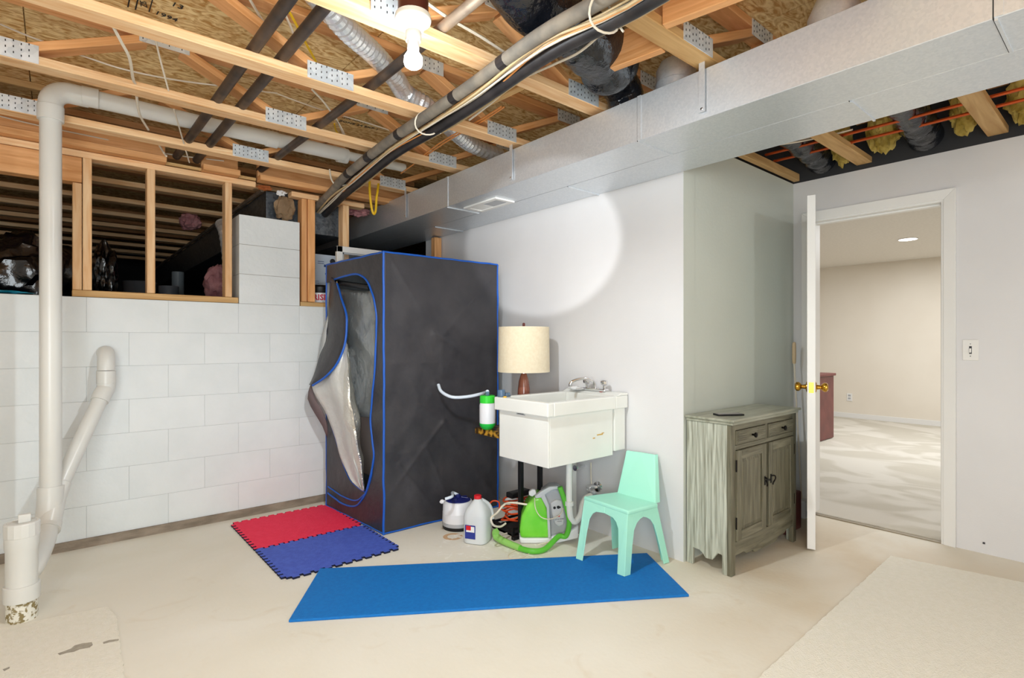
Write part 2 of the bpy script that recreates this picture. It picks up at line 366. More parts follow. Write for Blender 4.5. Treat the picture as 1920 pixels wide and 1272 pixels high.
# door casing
c=thing('trim_1',None,None,(XD,1.145,0),kind='structure')
for nm,a in (('jamb',(XD-.002,XD+.122,dy0-.018,dy0,0,dz)),('jamb',(XD-.002,XD+.122,dy1,dy1+.018,0,dz)),('head_jamb',(XD-.002,XD+.122,dy0-.018,dy1+.018,dz,dz+.018)),
            ('door_stop',(XD+.045,XD+.09,dy0,dy0+.011,0,dz)),('door_stop',(XD+.045,XD+.09,dy0,dy1,dz-.011,dz))):
    obj(nm,bx(*a),TRIM,c,bevel=.0015,seg=1)
cw=.058
for (ya,yb,lf) in ((dy0-.012-cw,dy0-.012,0),(dy1+.012,dy1+.012+cw,1)):
    bm=B(); z1=dz+.012; yo,yi=(ya,yb) if not lf else (yb,ya)
    hexa(bm,[(XD-.016,yo,0),(XD,yo,0),(XD,yi,0),(XD-.009,yi,0),(XD-.016,yo,z1+cw),(XD,yo,z1+cw),(XD,yi,z1),(XD-.009,yi,z1)])
    obj('casing',bm,TRIM,c,bevel=.002)
bm=B(); ya,yb=dy0-.012,dy1+.012
hexa(bm,[(XD-.009,ya,z1),(XD,ya,z1),(XD,yb,z1),(XD-.009,yb,z1),(XD-.016,ya-cw,z1+cw),(XD,ya-cw,z1+cw),(XD,yb+cw,z1+cw),(XD-.016,yb+cw,z1+cw)])
obj('casing',bm,TRIM,c,bevel=.002)
obj('strike_plate',bx(XD+.02,XD+.045,dy0-.001,dy0+.002,.905,.965),BRASS,c)
struct('trim_2',bx(XD+.0,XD+.035,dy0,dy1,0,.006),mat('threshold_strip',rgb(150,138,118),.5,.3))
# next room
struct('floor_next',bx(XD+.035,9.6,-2.5,4.6,-.05,.012),CARPET); struct('ceiling_next',bx(XD+.12,9.6,-2.5,4.6,2.38,2.43),CREAMC)
struct('wall_next_far',bx(9.42,9.55,-2.5,4.6,0,2.4),CREAMW); struct('wall_next_left',bx(XD+.12,9.42,4.5,4.6,0,2.4),CREAMW); struct('wall_next_right',bx(XD+.12,9.42,-2.5,-2.4,0,2.4),CREAMW)
struct('baseboard_next',bx(9.405,9.42,-2.4,4.5,0,.085),TRIM,bevel=.003)
# crawlspace behind the block wall
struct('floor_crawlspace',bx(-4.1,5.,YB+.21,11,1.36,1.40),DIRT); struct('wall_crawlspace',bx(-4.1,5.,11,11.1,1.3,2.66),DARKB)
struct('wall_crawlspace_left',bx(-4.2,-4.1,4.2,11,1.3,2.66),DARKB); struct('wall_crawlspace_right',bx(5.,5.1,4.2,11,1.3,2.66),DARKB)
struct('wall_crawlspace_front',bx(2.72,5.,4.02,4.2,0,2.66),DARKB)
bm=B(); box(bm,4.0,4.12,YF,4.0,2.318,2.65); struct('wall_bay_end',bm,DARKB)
# ============================================================ ROOF TRUSSES (floor trusses overhead)
XN=[-2.35,-1.25,-.16,.94,1.93,3.02,4.1]
def plate(parent,x,y,z,w=.21,h=.075,side=-1):
    n=6; bm=B(); box(bm,x-w/2,x+w/2,y-.0015,y+.0015,z,z+h)
    p=obj('connector_plate',bm,PLATE,parent)
    bm=B()
    cols=max(3,int(w/.026)); 
    for i in range(cols):
        for j in range(3):
            xx=x-w/2+.012+i*(w-.02)/cols; zz=z+.012+j*.024+(i%2)*.007
            if zz+.007<z+h: box(bm,xx,xx+.0035,y+side*.0021-.0006,y+side*.0021+.0006,zz,zz+.008)
    tag(obj('plate_teeth',bm,SLOT,p),kind='stuff')
def truss(yf,x0,x1,label,full=True,par_mat=WOOD,webm=WOODO):
    y=yf-.0445
    t=thing('floor_truss',label,'truss',(0,y,2.35),0,'floor trusses overhead')
    board('bottom_chord',(x0,y,2.369),(x1,y,2.369),.089,.038,par_mat,t)
    board('top_chord',(x0,y,2.631),(x1,y,2.631),.089,.038,webm,t)
    if full:
        for i,xb in enumerate(XN):
            if xb<x0 or xb>x1: continue
            board('web',(xb,y,2.389),(xb,y,2.611),.089,.038,webm,t)
            plate(t,xb,y-.047,2.352)
            for s in (-1,1):
                xt=xb+s*.5
                if x0<xt<x1: board('web',(xb+s*.045,y,2.402),(xt-s*.02,y,2.60),.089,.036,webm,t)
            if i<len(XN)-1: plate(t,(xb+XN[i+1])/2,y-.047,2.575,.2,.07)
    return t
truss(3.755,XW,2.55,'pine floor truss next to the block wall, white drain pipe in front of it')
truss(3.07,XW,2.55,'pine floor truss passing over the elbow of the white drain pipe')
truss(2.457,XW,2.8,'knotty pine floor truss second from the bulb towards the block wall')
truss(1.838,XW,2.8,'bright pine floor truss directly behind the lit bulb')
truss(1.235,XW,4.0,'aged pine floor truss crossing above the duct strap to the door wall',par_mat=OLDW)
truss(.585,XW,4.0,'pine floor truss over the duct at the upper right corner',par_mat=OLDW)
for yy in (-.05,-.66,-1.27,-1.88):
    t=truss(yy,XW,4.0,'pine floor truss over the near end of the room',full=False); t['group']='trusses over the near end'; t['label']='pine floor truss over the near end, %s behind the top right one'%{-.05:'first',-.66:'second',-1.27:'third',-1.88:'fourth'}[yy]
for k in range(9):
    t=truss(4.36+.61*k if k else 4.42,-4,2.5 if k else 2.5,'pine floor truss in the dark crawlspace, %s behind the block wall'%('first','second','third','fourth','fifth','sixth','seventh','eighth','ninth')[k],full=False)
    t['group']='crawlspace trusses'
# blocking between trusses
def single(name,o,label,cat,group=None): return tag(o,label,cat,group)
tag(board('blocking_board',(1.80,1.47,2.42),(1.835,1.24,2.42),.038,.14,WOODO),'orange pine blocking board beside the big black wrapped duct','board')
tag(board('blocking_board',(1.70,1.146,2.42),(1.81,.59,2.42),.038,.14,WOODO),'orange pine blocking board at the top edge right of the cable bundle','board')
tag(board('blocking_board',(1.60,2.36,2.42),(1.63,1.845,2.42),.038,.12,OLDW),'aged greenish blocking board right of the cable bundle','board')
bm=B(); pts=[(1.52,1.12,2.40),(1.56,1.12,2.40),(1.78,.7,2.42),(1.78,.62,2.42),(1.70,.62,2.42)]
tag(board('scrap_lumber',(1.60,1.14,2.45),(1.72,.66,2.45),.09,.03,WOODO),'split pale lumber scrap left of the top right blocking','board')
# ledger and rim along the block wall
rim=thing('rim_framing','orange pine rim boards and ledger above the block wall openings','framing',(0,4.0,2.31))
for a,b in ((XW,.525),(.725,.945),(1.07,2.55)):
    board('ledger',(a,3.985,2.33),(b,3.985,2.33),.10,.038,WOODO,rim)
    board('rim_board',(a,4.02,2.40),(b,4.02,2.40),.038,.11,WOODO,rim)
board('rim_plate',(XW,4.05,2.632),(2.55,4.05,2.632),.04,.038,OLDW,rim)
board('ledger_back',(XW,4.03,2.325),(1.06,4.03,2.325),.06,.02,OLDW,rim)
# stud framing in the openings
sw=thing('stud_frame','orange pine stud frame filling the left crawlspace openings of the block wall','framing',(0,4.05,1.46))
board('top_plate',(XW,4.045,2.289),(1.058,4.045,2.289),.089,.038,WOOD,sw)
board('sill_plate',(.07,4.045,1.479),(.947,4.045,1.479),.092,.038,OLDW,sw)
for a,b,z1 in ((.118,.160,2.27),(.429,.472,2.27),(.866,.908,2.27),(.072,.114,2.118)):
    board('stud',((a+b)/2,4.045,1.499),((a+b)/2,4.045,z1),b-a,.089,WOOD,sw,side=(1,0,0))
board('header',(XW,4.045,2.194),(.114,4.045,2.194),.089,.145,WOODO,sw)
sr=thing('stud_frame','orange pine doubled studs between the block pier and the paint can','framing',(1.4,4.05,1.46))
board('sill_plate',(1.362,4.045,1.474),(2.55,4.045,1.474),.092,.032,OLDW,sr)
for a,b,y in ((1.375,1.413,4.055),(1.418,1.47,4.045)): board('stud',((a+b)/2,y,1.492),((a+b)/2,y,2.25),b-a,.089,WOODO,sr,side=(1,0,0))
board('top_plate',(1.30,4.045,2.269),(1.50,4.045,2.269),.089,.036,WOOD,sr)
s3=thing('stud_frame','single pine stud with short plate between the cable bundle and the big duct','framing',(1.7,4.05,1.49))
board('stud',(1.708,4.045,1.492),(1.708,4.045,2.25),.05,.089,WOOD,s3,side=(1,0,0)); board('top_plate',(1.60,4.045,2.269),(1.86,4.045,2.269),.089,.036,WOOD,s3)
tag(board('end_stud',(2.555,4.05,1.492),(2.555,4.05,2.11),.07,.06,WOODO,side=(1,0,0)),'dark pine stud at the far end of the white wall under the duct','framing')
# ============================================================ DUCTS
def duct(name,label,x0,x1,z0,z1,cuts,grp,y0=-2.6,y1=9.5):
    d=thing(name,label,'duct',(x0,y0,z0),0,grp)
    ys=[y0]+cuts+[y1]
    for i,(a,b) in enumerate(zip(ys,ys[1:])): obj('duct_section',bx(x0,x1,a+.001,b-.001,z0,z1),GALV,d,bevel=.002,seg=1)
    for cpos in cuts:
        obj('drive_cleat',bx(x0-.004,x0+.002,cpos-.016,cpos+.004,z0+.002,z1),GALV,d)
        obj('seam_cleat',bx(x0+.001,x1-.001,cpos-.004,cpos+.004,z0-.007,z0+.002),GALV,d); obj('seam_gap',bx(x0-.0008,x1-.001,cpos+.004,cpos+.0075,z0-.0012,z1),SLOT,d)
    return d
d1=duct('supply_duct','galvanised rectangular duct nearer the room with hanging straps',2.04,2.315,2.12,2.325,[-1.0,.28,1.512,3.10],None)
d2=duct('return_duct','galvanised rectangular duct against the white wall behind the first',2.319,2.596,2.121,2.326,[-.6,.735,2.225,3.7],None)
bm=B(); 
for (xa,xb,ya,yb) in ((2.13,2.29,2.68,2.71),(2.13,2.29,3.0,3.03),(2.13,2.16,2.71,3.0),(2.26,2.29,2.71,3.0)): box(bm,xa,xb,ya,yb,2.108,2.119)
rg=obj('register',bm,TRIM,d1); obj('louver',bx(2.16,2.26,2.71,2.86,2.112,2.119),GREYP,rg); obj('louver',bx(2.16,2.26,2.865,3.0,2.112,2.119),TRIM,rg)
for i,(y,zt) in enumerate(((1.189,2.40),(2.41,2.37),(3.66,2.37))):
    s=obj('hanger_strap',bx(2.030,2.0335,y-.013,y+.013,2.145,zt),GALV); tag(s,('galvanised hanger strap nearest the camera on the duct','galvanised hanger strap midway along the duct left of the flexible foil duct','galvanised hanger strap far along the duct above the tent')[i],'strap','duct straps')
    tube_s=lt([(.004,0),(.006,.001),(.004,.003)],(0,0,0),10); tube_s.transform(M.Translation((2.029,y,2.158))@M.Rotation(-PI/2,4,'Y')); obj('screw',tube_s,CHROME,s)
# flexible foil duct
P=[at(585,-20,Z=2.52),at(650,55,Z=2.52),at(700,100,Z=2.52),at(740,145,Z=2.51),at(760,175,Z=2.50),at(800,200,Z=2.47),at(850,245,Z=2.46),at(885,272,Z=2.44),at(935,292,Z=2.44)]
bm=B(); tube(bm,P,.05,20,14,ripple=.88); tag(obj('foil_flex_duct',bm,FOIL,smooth=False),'crinkled silver flexible duct snaking through the trusses','duct')
# black wrapped duct
bm=B(); P=[(1.05,1.44,2.53),(1.25,1.50,2.52),(1.5,1.53,2.51),(1.75,1.55,2.49),(1.93,1.56,2.46)]
P=[(1.0,1.46,2.60),(1.2,1.48,2.565),(1.45,1.50,2.49),(1.7,1.52,2.475),(1.86,1.56,2.46),(1.96,1.60,2.45)]
tube(bm,P,lambda t:.132+.006*math.sin(t*23)-(0.035*max(0,t-.93)/.07),28,8)
for v in bm.verts: v.co+=v.normal*0 + V((0,.006*noise.noise(v.co*14),.007*noise.noise(v.co*17+V((3,1,2)))))
bd=obj('wrapped_duct',bm,BLKP,smooth=True); tag(bd,'fat round duct wrapped in shiny black plastic beside the cable bundle','duct')
obj('cable_tie',tb([V((1.925+.04*math.cos(a)*-1,1.585+.10*math.cos(a),2.455+.112*math.sin(a))) for a in [2*PI*k/24 for k in range(25)]],.004,6,0,cap=False),WHW,bd)
bm=B(); tube(bm,[(1.93,1.59,2.455),(2.04,1.64,2.45),(2.12,1.655,2.41),(2.14,1.655,2.33)],.088,24,5,ripple=1.02); tag(obj('duct_elbow',bm,BLKP,smooth=True),'dark round elbow dropping from the wrapped duct into the rectangular duct','duct')
bm=lt([(.095,0),(.095,.07),(.09,.075),(.09,.13),(.07,.17),(0.01,.185)],(2.20,1.42,2.326),28); tag(obj('duct_takeoff',bm,GALV,smooth=True),'bare metal round take-off on top of the duct left of the hanger strap','duct')
bm=lt([(.09,0),(.09,.08),(.06,.15),(0.01,.17)],(2.2,.75,2.326),28); tag(obj('duct_takeoff',bm,GALV,smooth=True),'metal round take-off above the duct at the top right','duct')
# bay over the door wall
for yy,lab in ((.86,'black wrapped flexible duct in the bay above the doorway'),(1.43,'black wrapped flexible duct in the ceiling corner over the cabinet')):
    bm=B(); tube(bm,[(2.65,yy,2.54),(3.2,yy,2.50),(3.6,yy-.01,2.46),(3.8,yy-.01,2.44),(3.97,yy,2.425)],lambda t:.085+.005*math.sin(t*40),24,8)
    tag(obj('flex_duct',bm,BLKP,smooth=True),lab,'duct')
i=0
for yy,zz,hw,lab in ((1.045,2.5,.09,'between the two copper pipes and the doorway'),(.66,2.5,.07,'right of the black duct over the doorway'),(1.275,2.48,.055,'left of the truss end over the doorway'),(.40,2.48,.09,'at the right edge over the light switch wall')):
    tag(obj('insulation_batt',crumple(B(),(3.86,yy,zz),.10,hw,.15,.25,3.,4,yy*7),INSY,smooth=True),'yellow fibreglass batt stuffed '+lab,'insulation')
for x,z,lab in ((3.62,2.385,'lower copper pipe along the ceiling bay above the doorway'),(3.50,2.40,'upper copper pipe along the ceiling bay above the doorway')):
    tag(obj('copper_pipe',tb([(x,1.60,z+.005),(x,.9,z),(x,.3,z),(x,-.8,z)],.0085,10,1),COPR,smooth=True),lab,'pipe')
tag(board('nailer_board',(3.10,1.60,2.35),(3.98,1.60,2.35),.04,.05,OLDW),'old pine nailer along the top of the alcove wall','board')
tag(obj('white_cable',tb([(3.05,1.56,2.36),(3.2,1.40,2.345),(3.4,1.25,2.39),(3.5,1.1,2.42)],.005,6),WHW),'white cable sagging into the bay above the alcove','cable')
tag(obj('white_cable',tb([(3.02,1.54,2.37),(3.25,1.36,2.37),(3.42,1.26,2.41)],.005,6),WHW),'second white cable running into the bay above the alcove','cable')
tag(obj('white_cable',tb([(2.9,1.12,2.42),(3.2,1.06,2.43),(3.35,1.0,2.42),(3.4,.93,2.44),(3.5,.9,2.5)],.006,6),WHW),'looped white cable near the copper pipes','cable')
tag(obj('white_cable',tb([(3.1,.42,2.42),(3.4,.2,2.41),(3.5,-.2,2.42)],.006,6),WHW),'white cable at the far right ceiling edge','cable')
# ============================================================ PIPES
for x,y0,y1,z,m,lab in ((.620,1.2,4.03,2.408,IRON,'left of the two parallel black iron pipes through the trusses'),(.732,1.2,4.03,2.408,IRON,'right of the two parallel black iron pipes through the trusses')):
    tag(obj('iron_pipe',tb([(x+.03*(2.5-y0)/2.5,y0,z),(x,2.6,z),(x-.03,y1,z-.02)],.0235,14,1),m,smooth=True),lab,'pipe','iron pipes')
tag(obj('iron_pipe',tb([(1.138,1.90,2.408),(1.138,2.4,2.408),(1.09,4.03,2.40)],.0225,14,1),IRON,smooth=True),'single black iron pipe passing behind the lit bulb','pipe','iron pipes')
tag(obj('conduit',tb([(1.138,1.0,2.415),(1.138,1.82,2.41)],.0215,14,0),RUST,smooth=True),'tan weathered pipe right of the bulb at the top','pipe')
# white PVC drain
dr=thing('drain_pipe','white PVC drain stack with elbow, long horizontal run and floor cleanout','pipe',(-.02,3.36,0))
px_,py_=-.021,3.575; ZH=2.472; ze=ZH-2.40
obj('vertical_pipe',tb([(px_-.0,py_,.42),(px_,py_,2.36)],.0445,28,0),PVC,dr,smooth=True)
e=[(px_,py_,2.26+ze)]+[(px_+.075-.075*math.cos(a),py_,2.325+ze+.075*math.sin(a)) for a in [PI/2*k/8 for k in range(9)]]+[(px_+.15,py_,ZH)]
obj('elbow',tb(e,.051,28,0),PVC,dr,smooth=True)
obj('coupling',tb([(px_,py_,2.24+ze),(px_,py_,2.315+ze)],.054,28,0),PVC,dr,smooth=True,bevel=.002)
obj('horizontal_pipe',tb([(.10,py_,ZH),(.8,py_-.01,ZH),(1.50,py_-.03,ZH)],.0445,28,2),PVC,dr,smooth=True)
obj('reducer_pipe',tb([(1.49,py_-.03,ZH),(1.95,py_-.05,ZH)],.030,24,0),PVC,dr,smooth=True)
for x in (.10,1.0,1.46): obj('coupling',tb([(x,py_-.01,ZH),(x+.07,py_-.012,ZH)],.050,28,0),PVC,dr,smooth=True,bevel=.002)
obj('wye_fitting',tb([at(95,912,D=2.72),at(94,950,D=2.71),at(89,985,D=2.68)],.054,28,3),PVC,dr,smooth=True,bevel=.002)
obj('wye_fitting',tb([at(90,975,D=2.69),at(83,1012,D=2.60),at(62,1058,D=2.40),(-.105,3.16,.19)],(.045,.050),28,3),PVC,dr,smooth=True)
obj('coupling',tb([at(90,982,D=2.68),at(87,996,D=2.65)],.056,28,0),PVC,dr,smooth=True)
# diagonal branch from wall
A=[V((.222,4.02,1.13)),V((.222,3.96,1.13)),V((.222,3.925,1.115)),V((.222,3.905,1.075)),V((.222,3.90,1.03))]
obj('wall_elbow',tb(A,.043,24,3),PVC,dr,smooth=True)
obj('coupling',tb([(.222,3.90,1.03),(.222,3.90,.955)],.047,24,0),PVC,dr,smooth=True,bevel=.002)
D0=V((.205,3.875,.90)); D1=at(114,908,D=2.78); dd=(D1-D0).normalized()
obj('bend_fitting',tb([(.222,3.90,.955),(.219,3.895,.925),D0,D0+dd*.05],.045,24,4),PVC,dr,smooth=True)
obj('branch_pipe',tb([D0,D1],.0375,24,0),PVC,dr,smooth=True)
obj('coupling',tb([D1-dd*.01,D1+dd*.07],(.043,.048),24,0),PVC,dr,smooth=True,bevel=.002)
obj('wye_fitting',tb([D1+dd*.06,at(91,985,D=2.67)],(.046,.05),24,0),PVC,dr,smooth=True)
cxx,cyy=-.113,3.148
obj('cleanout_body',lt([(.056,.09),(.058,.09),(.058,.15),(.0545,.152),(.0545,.30),(.058,.31),(.060,.36),(.056,.362)],(cxx,cyy,0),32),PVC,dr,smooth=True)
obj('cleanout_collar',lt([(.062,.085),(.0625,.09),(.062,.15),(.060,.152)],(cxx,cyy,0),32),PVC,dr,smooth=True)
cap=obj('cleanout_cap',lt([(.060,.36),(.061,.362),(.061,.415),(.058,.42),(.05,.421),(.05,.417),(0.001,.417)],(cxx,cyy,0),16),PVC,dr,bevel=.002)
obj('cap_tab',bx(cxx-.012,cxx+.03,cyy-.015,cyy+.012,.417,.452),PVC,cap,bevel=.003)
obj('stub_pipe',lt([(.053,0),(.053,.09)],(cxx,cyy,0),32),DIRTP,dr,smooth=True)
# pipe print
rt=(D0-D1).normalized(); vw=((D0+D1)/2-V((0,0,H))).normalized(); up=rt.cross(vw).normalized(); mid=(D0+D1)/2-vw*.0378
text('PVC DWV SCH 40 PIPE 3" NSF ASTM',.017,mid,rt,-up*-1,mat('grey_print',(.18,.18,.17),.6),dr,'pipe_print',.0004)
# ============================================================ CABLES
cb=thing('cable_bundle','sagging bundle of grey and black foam sleeves and cables under the trusses','cable',(1.42,2.5,2.28))
base=[(1.395,.6,2.315),(1.395,1.08,2.31),(1.375,1.437,2.305),(1.40,1.874,2.30),(1.42,2.298,2.295),(1.425,2.731,2.29),(1.48,3.35,2.275),(1.53,3.78,2.26),(1.57,4.3,2.20)]
def off(dx,dz,j=0.): 
    return [(x+dx+j*noise.noise(V((y*3,dx*50,0))),y,z+dz+j*noise.noise(V((y*3,dz*50,7)))) for x,y,z in base]
obj('foam_sleeve',tb(off(-.034,.008,.014),.027,12,5),FOAMT,cb,smooth=True)
obj('foam_sleeve',tb(off(.042,-.022,.016),.028,12,5),FOAMB,cb,smooth=True)
obj('foam_sleeve',tb(off(.0,.022,.01),.018,10,5),FOAMB,cb,smooth=True)
for i in range(7): obj('cable',tb(off((-.012,.0,.012,.02,-.004,.008,.07)[i],(-.022,-.018,-.010,-.004,-.03,-.028,-.03)[i],.032),(.0065,.005,.0045,.006,.0045,.004,.0045)[i],6,4),(TANW,WHW,TANW,FOAMT,WHW,ORW,TANW)[i],cb)
for yy in (1.62,2.0,2.55,2.95,3.3):
    ps=smoothpts(off(-.034,.008,.014),20); k=min(range(len(ps)),key=lambda i:abs(ps[i].y-yy)); obj('tape_wrap',tb([ps[k],ps[k+2]],.0282,12,0),FOAMB,cb)
def tie(y,x,r,lab):
    pts=[V((x+r*math.cos(a),y+.01*math.sin(2*a),2.285+r*.85*math.sin(a))) for a in [2*PI*k/20 for k in range(20)]]; pts.append(pts[0])
    obj('cable_tie',tb(pts+[V((x+r+.01,y-.02,2.25))],.004,6,0),WHW,cb)
tie(1.17,1.39,.068,''); tie(2.33,1.41,.062,''); 
tag(obj('white_cable',tb([at(618,318,Z=2.35),at(622,338,Z=2.30),at(634,348,Z=2.27),at(660,345,Z=2.27)],.0055,6),WHW),'white cable loop tied round the far end of the bundle','cable')
tag(obj('white_cable',tb([at(1152,28,Z=2.30),at(1130,60,Z=2.29),at(1080,85,Z=2.29),at(1030,112,Z=2.28),at(980,142,Z=2.28),at(925,190,Z=2.28),at(880,225,Z=2.28)],.005,6),WHW),'loose white cable drooping below the cable bundle','cable')
tag(obj('white_cable',tb([at(1168,20,Z=2.32),at(1145,45,Z=2.31),at(1090,95,Z=2.31),at(1040,120,Z=2.32),at(990,142,Z=2.34)],.005,6),WHW),'second loose white cable under the upper end of the bundle','cable')
def wire(px,lab,m=WHW,r=.005,cat='cable',nm='white_cable'):
    tag(obj(nm,tb([at(a,b,Z=z) for a,b,z in px],r,6),m),lab,cat)
wire([(212,50,2.36),(228,80,2.355),(243,110,2.35),(250,150,2.36),(258,160,2.40)],'white cable hanging between the first two trusses at the left',r=.006)
wire([(256,180,2.37),(262,215,2.36),(278,243,2.37)],'short white cable crossing in front of the drain pipe',r=.006)
wire([(296,268,2.38),(306,285,2.37),(312,293,2.34)],'white cable end above the stud frame',r=.006)
wire([(292,75,2.45),(300,110,2.42),(316,170,2.38)],'thin white cable left of the iron pipes',r=.004)
wire([(326,205,2.39),(342,260,2.37),(355,305,2.33)],'thin white cable dropping behind the drain pipe',r=.004)
wire([(0,45,2.56),(60,70,2.55),(170,110,2.5),(240,132,2.48),(330,150,2.5),(420,162,2.52),(520,175,2.53)],'long thin cable running through the trusses at the upper left',r=.004)
wire([(520,176,2.53),(600,205,2.52),(680,228,2.52),(738,247,2.52)],'thin cable continuing through the trusses towards the bundle',r=.004)
wire([(585,168,2.42),(606,190,2.42),(624,215,2.42),(640,240,2.42),(648,258,2.42)],'white cable dropping beside the central connector plate')
wire([(630,222,2.42),(640,243,2.42),(645,256,2.42)],'short white cable beside its longer twin near the central plate')
wire([(0,218,2.40),(75,236,2.40),(200,262,2.40),(310,288,2.40),(420,302,2.40)],'long cable stapled along the rim above the studs',r=.004)
wire([(466,-5,2.55),(490,35,2.55),(520,80,2.55),(540,115,2.55)],'white cable between the two parallel iron pipes',r=.006)
wire([(524,5,2.55),(545,50,2.55),(558,90,2.54),(560,120,2.52)],'white cable beside the yellow cable',r=.005)
wire([(530,0,2.56),(552,40,2.56),(570,75,2.56),(592,115,2.54)],'yellow cable running down beside the silver duct',YEW,.006,nm='yellow_cable')
wire([(627,232,2.45),(630,245,2.44),(640,256,2.44)],'short yellow cable behind the middle truss',YEW,.005,nm='yellow_cable')
wire([(1005,160,2.44),(1050,185,2.44),(1090,195,2.42)],'white cable running under the wrapped duct to the big duct',r=.004)
wire([(800,5,2.44),(840,33,2.44),(900,68,2.44),(953,103,2.44)],'cream cable right of the bulb fixture',r=.006)
wire([(940,200,2.40),(900,225,2.40),(830,265,2.40),(792,293,2.39)],'orange cable running under the trusses to the duct',ORW,.0045,nm='orange_cable')
wire([(945,201,2.40),(905,227,2.40),(835,267,2.40),(752,325,2.38)],'second orange cable below its twin',ORW,.0045,nm='orange_cable')
yl=[(1.712,3.6,2.345),(1.713,3.6,2.28),(1.722,3.6,2.19),(1.735,3.6,2.13),(1.748,3.6,2.118),(1.76,3.6,2.15),(1.765,3.6,2.23),(1.775,3.6,2.29),(1.79,3.62,2.345)]
tag(obj('yellow_cable',tb(yl,.0085,8,5),YEW,smooth=True),'yellow cable looping down in front of the duct end','cable')
# OSB printing
inkp=sub
text('1994',.045,(.375,2.83,2.6495),(1,.1,0),(.1,-1,0),INK,inkp,'stamp'); text('13',.05,(.40,2.71,2.6495),(1,.1,0),(.1,-1,0),INK,inkp,'stamp')
text('SIZ',.035,(.285,2.79,2.6495),(.2,1,0),(1,-.2,0),INK,inkp,'stamp')
for a in ((.235,.24,2.66,2.86),(.262,.267,2.66,2.86),(.31,.314,2.68,2.84)): obj('stamp_line',bx(a[0],a[1],a[2],a[3],2.6495,2.6508),INK,inkp)
text('ZONE 24 EXP 1',.04,(1.55,3.42,2.6495),(1,-.1,0),(-.1,-1,0),INK,inkp,'stamp'); text('APA RATED',.04,(1.5,3.36,2.6495),(1,-.1,0),(-.1,-1,0),INK,inkp,'stamp')
text('STURD-I 48',.035,(1.45,2.15,2.6495),(1,0,0),(0,-1,0),INK,inkp,'stamp')
# ============================================================ BULB
lf=thing('ceiling_light','lit bare bulb in a white porcelain lampholder on a brown box','lamp',(.936,1.631,2.12))
obj('junction_box',lt([(.05,2.318),(.052,2.32),(.052,2.42),(.048,2.425)],(.936,1.631,0),28),BROWNM,lf,smooth=True)
obj('lampholder',lt([(.026,2.23),(.028,2.24),(.027,2.262),(.034,2.27),(.042,2.283),(.060,2.298),(.062,2.306),(.060,2.318),(.03,2.319)],(.936,1.631,0),32),PORC,lf,smooth=True)
obj('bulb_base',lt([(.019,2.195),(.021,2.205),(.020,2.232)],(.936,1.631,0),20),WHTP,lf,smooth=True)
obj('bulb',lt([(.002,2.136),(.018,2.139),(.028,2.146),(.032,2.158),(.031,2.176),(.022,2.19)],(.936,1.631,0),20),BULBM,lf,smooth=True)
# ============================================================ SAUNA TENT
TA=V((1.55,3.06,0)); TB=V((1.50,3.86,0)); TC=V((2.44,3.045,0)); TD=TC+TB-TA; TZ=1.755
tt=thing('sauna_tent','black fabric sauna tent with blue piping and unzipped silver-lined door','tent',((TA+TD)/2))
def solid(o,th=.006,off=-1,mo=0):
    s=o.modifiers.new('solid','SOLIDIFY'); s.thickness=th; s.offset=off; s.material_offset=mo; s.material_offset_rim=mo; return o
def fplane(px,py,out=0.):
    n=(TB-TA).cross(V((0,0,1))).normalized(); n= n if n.x<0 else -n
    r=at(px,py,D=1.)-V((0,0,H)); p0=TA+n*out; k=(p0-V((0,0,H))).dot(n)/r.dot(n); return V((0,0,H))+r*k
# right face, creased grid
def seg(p,a,b):
    ab=b-a; t=max(0,min(1,(p-a).dot(ab)/ab.dot(ab))); return (p-a-ab*t).length,t
nx,nz_=90,170; bm=B(); g=[]; ex=(TC-TA); Wd=ex.length; ex.normalize(); en=V((-ex.y,ex.x,0)); en=en if en.y<0 else -en
cr=[((.03,1.74),(.36,1.25),.007),((.87,1.68),(.40,1.22),.006),((.36,1.25),(.60,1.10),.008),((.36,1.25),(.50,1.15),.006),((0.,1.06),(.88,1.06),.003),((0,.56),(.88,.54),.003),((.42,.66),(.05,.25),.009),((.42,.66),(.70,.25),.008),((.42,1.2),(.42,.3),.003),((.05,.9),(.42,.66),.006),((.36,.92),(.62,.70),.010),((.1,.42),(.35,.1),.010),((.3,.5),(.5,.05),.008),((.55,.5),(.8,.2),.006),((.6,.95),(.84,.85),.005),((.12,1.3),(.3,1.12),.005),((.5,1.5),(.84,1.3),.004)]
for i in range(nx+1):
    row=[]
    for j in range(nz_+1):
        s=Wd*i/nx; z=TZ*j/nz_; p=V((s,z)); d=0
        for a,b,h in cr:
            q,t=seg(p,V(a),V(b)); d+=h*math.exp(-q/.014)*(1-.5*t)
        d+=.010*noise.noise(V((s*4,z*3,2)))+.005*noise.noise(V((s*11,z*8,5)))
        if z<.5: d+=.012*noise.noise(V((s*7+z*5,z*4,11)))
        e=min(s,Wd-s,z,TZ-z); d*=min(1,e/.06)
        d-=.018*math.sin(PI*s/Wd)*math.sin(PI*z/TZ)*-1*.3
        row.append(bm.verts.new(TA+ex*s+en*d+V((0,0,z))))
    g.append(row)
for i in range(nx):
    for j in range(nz_): bm.faces.new((g[i][j],g[i+1][j],g[i+1][j+1],g[i][j+1]))
solid(obj('right_panel',bm,TENT,tt,smooth=True,mats=[TENT,SILV]),.004,0,0)
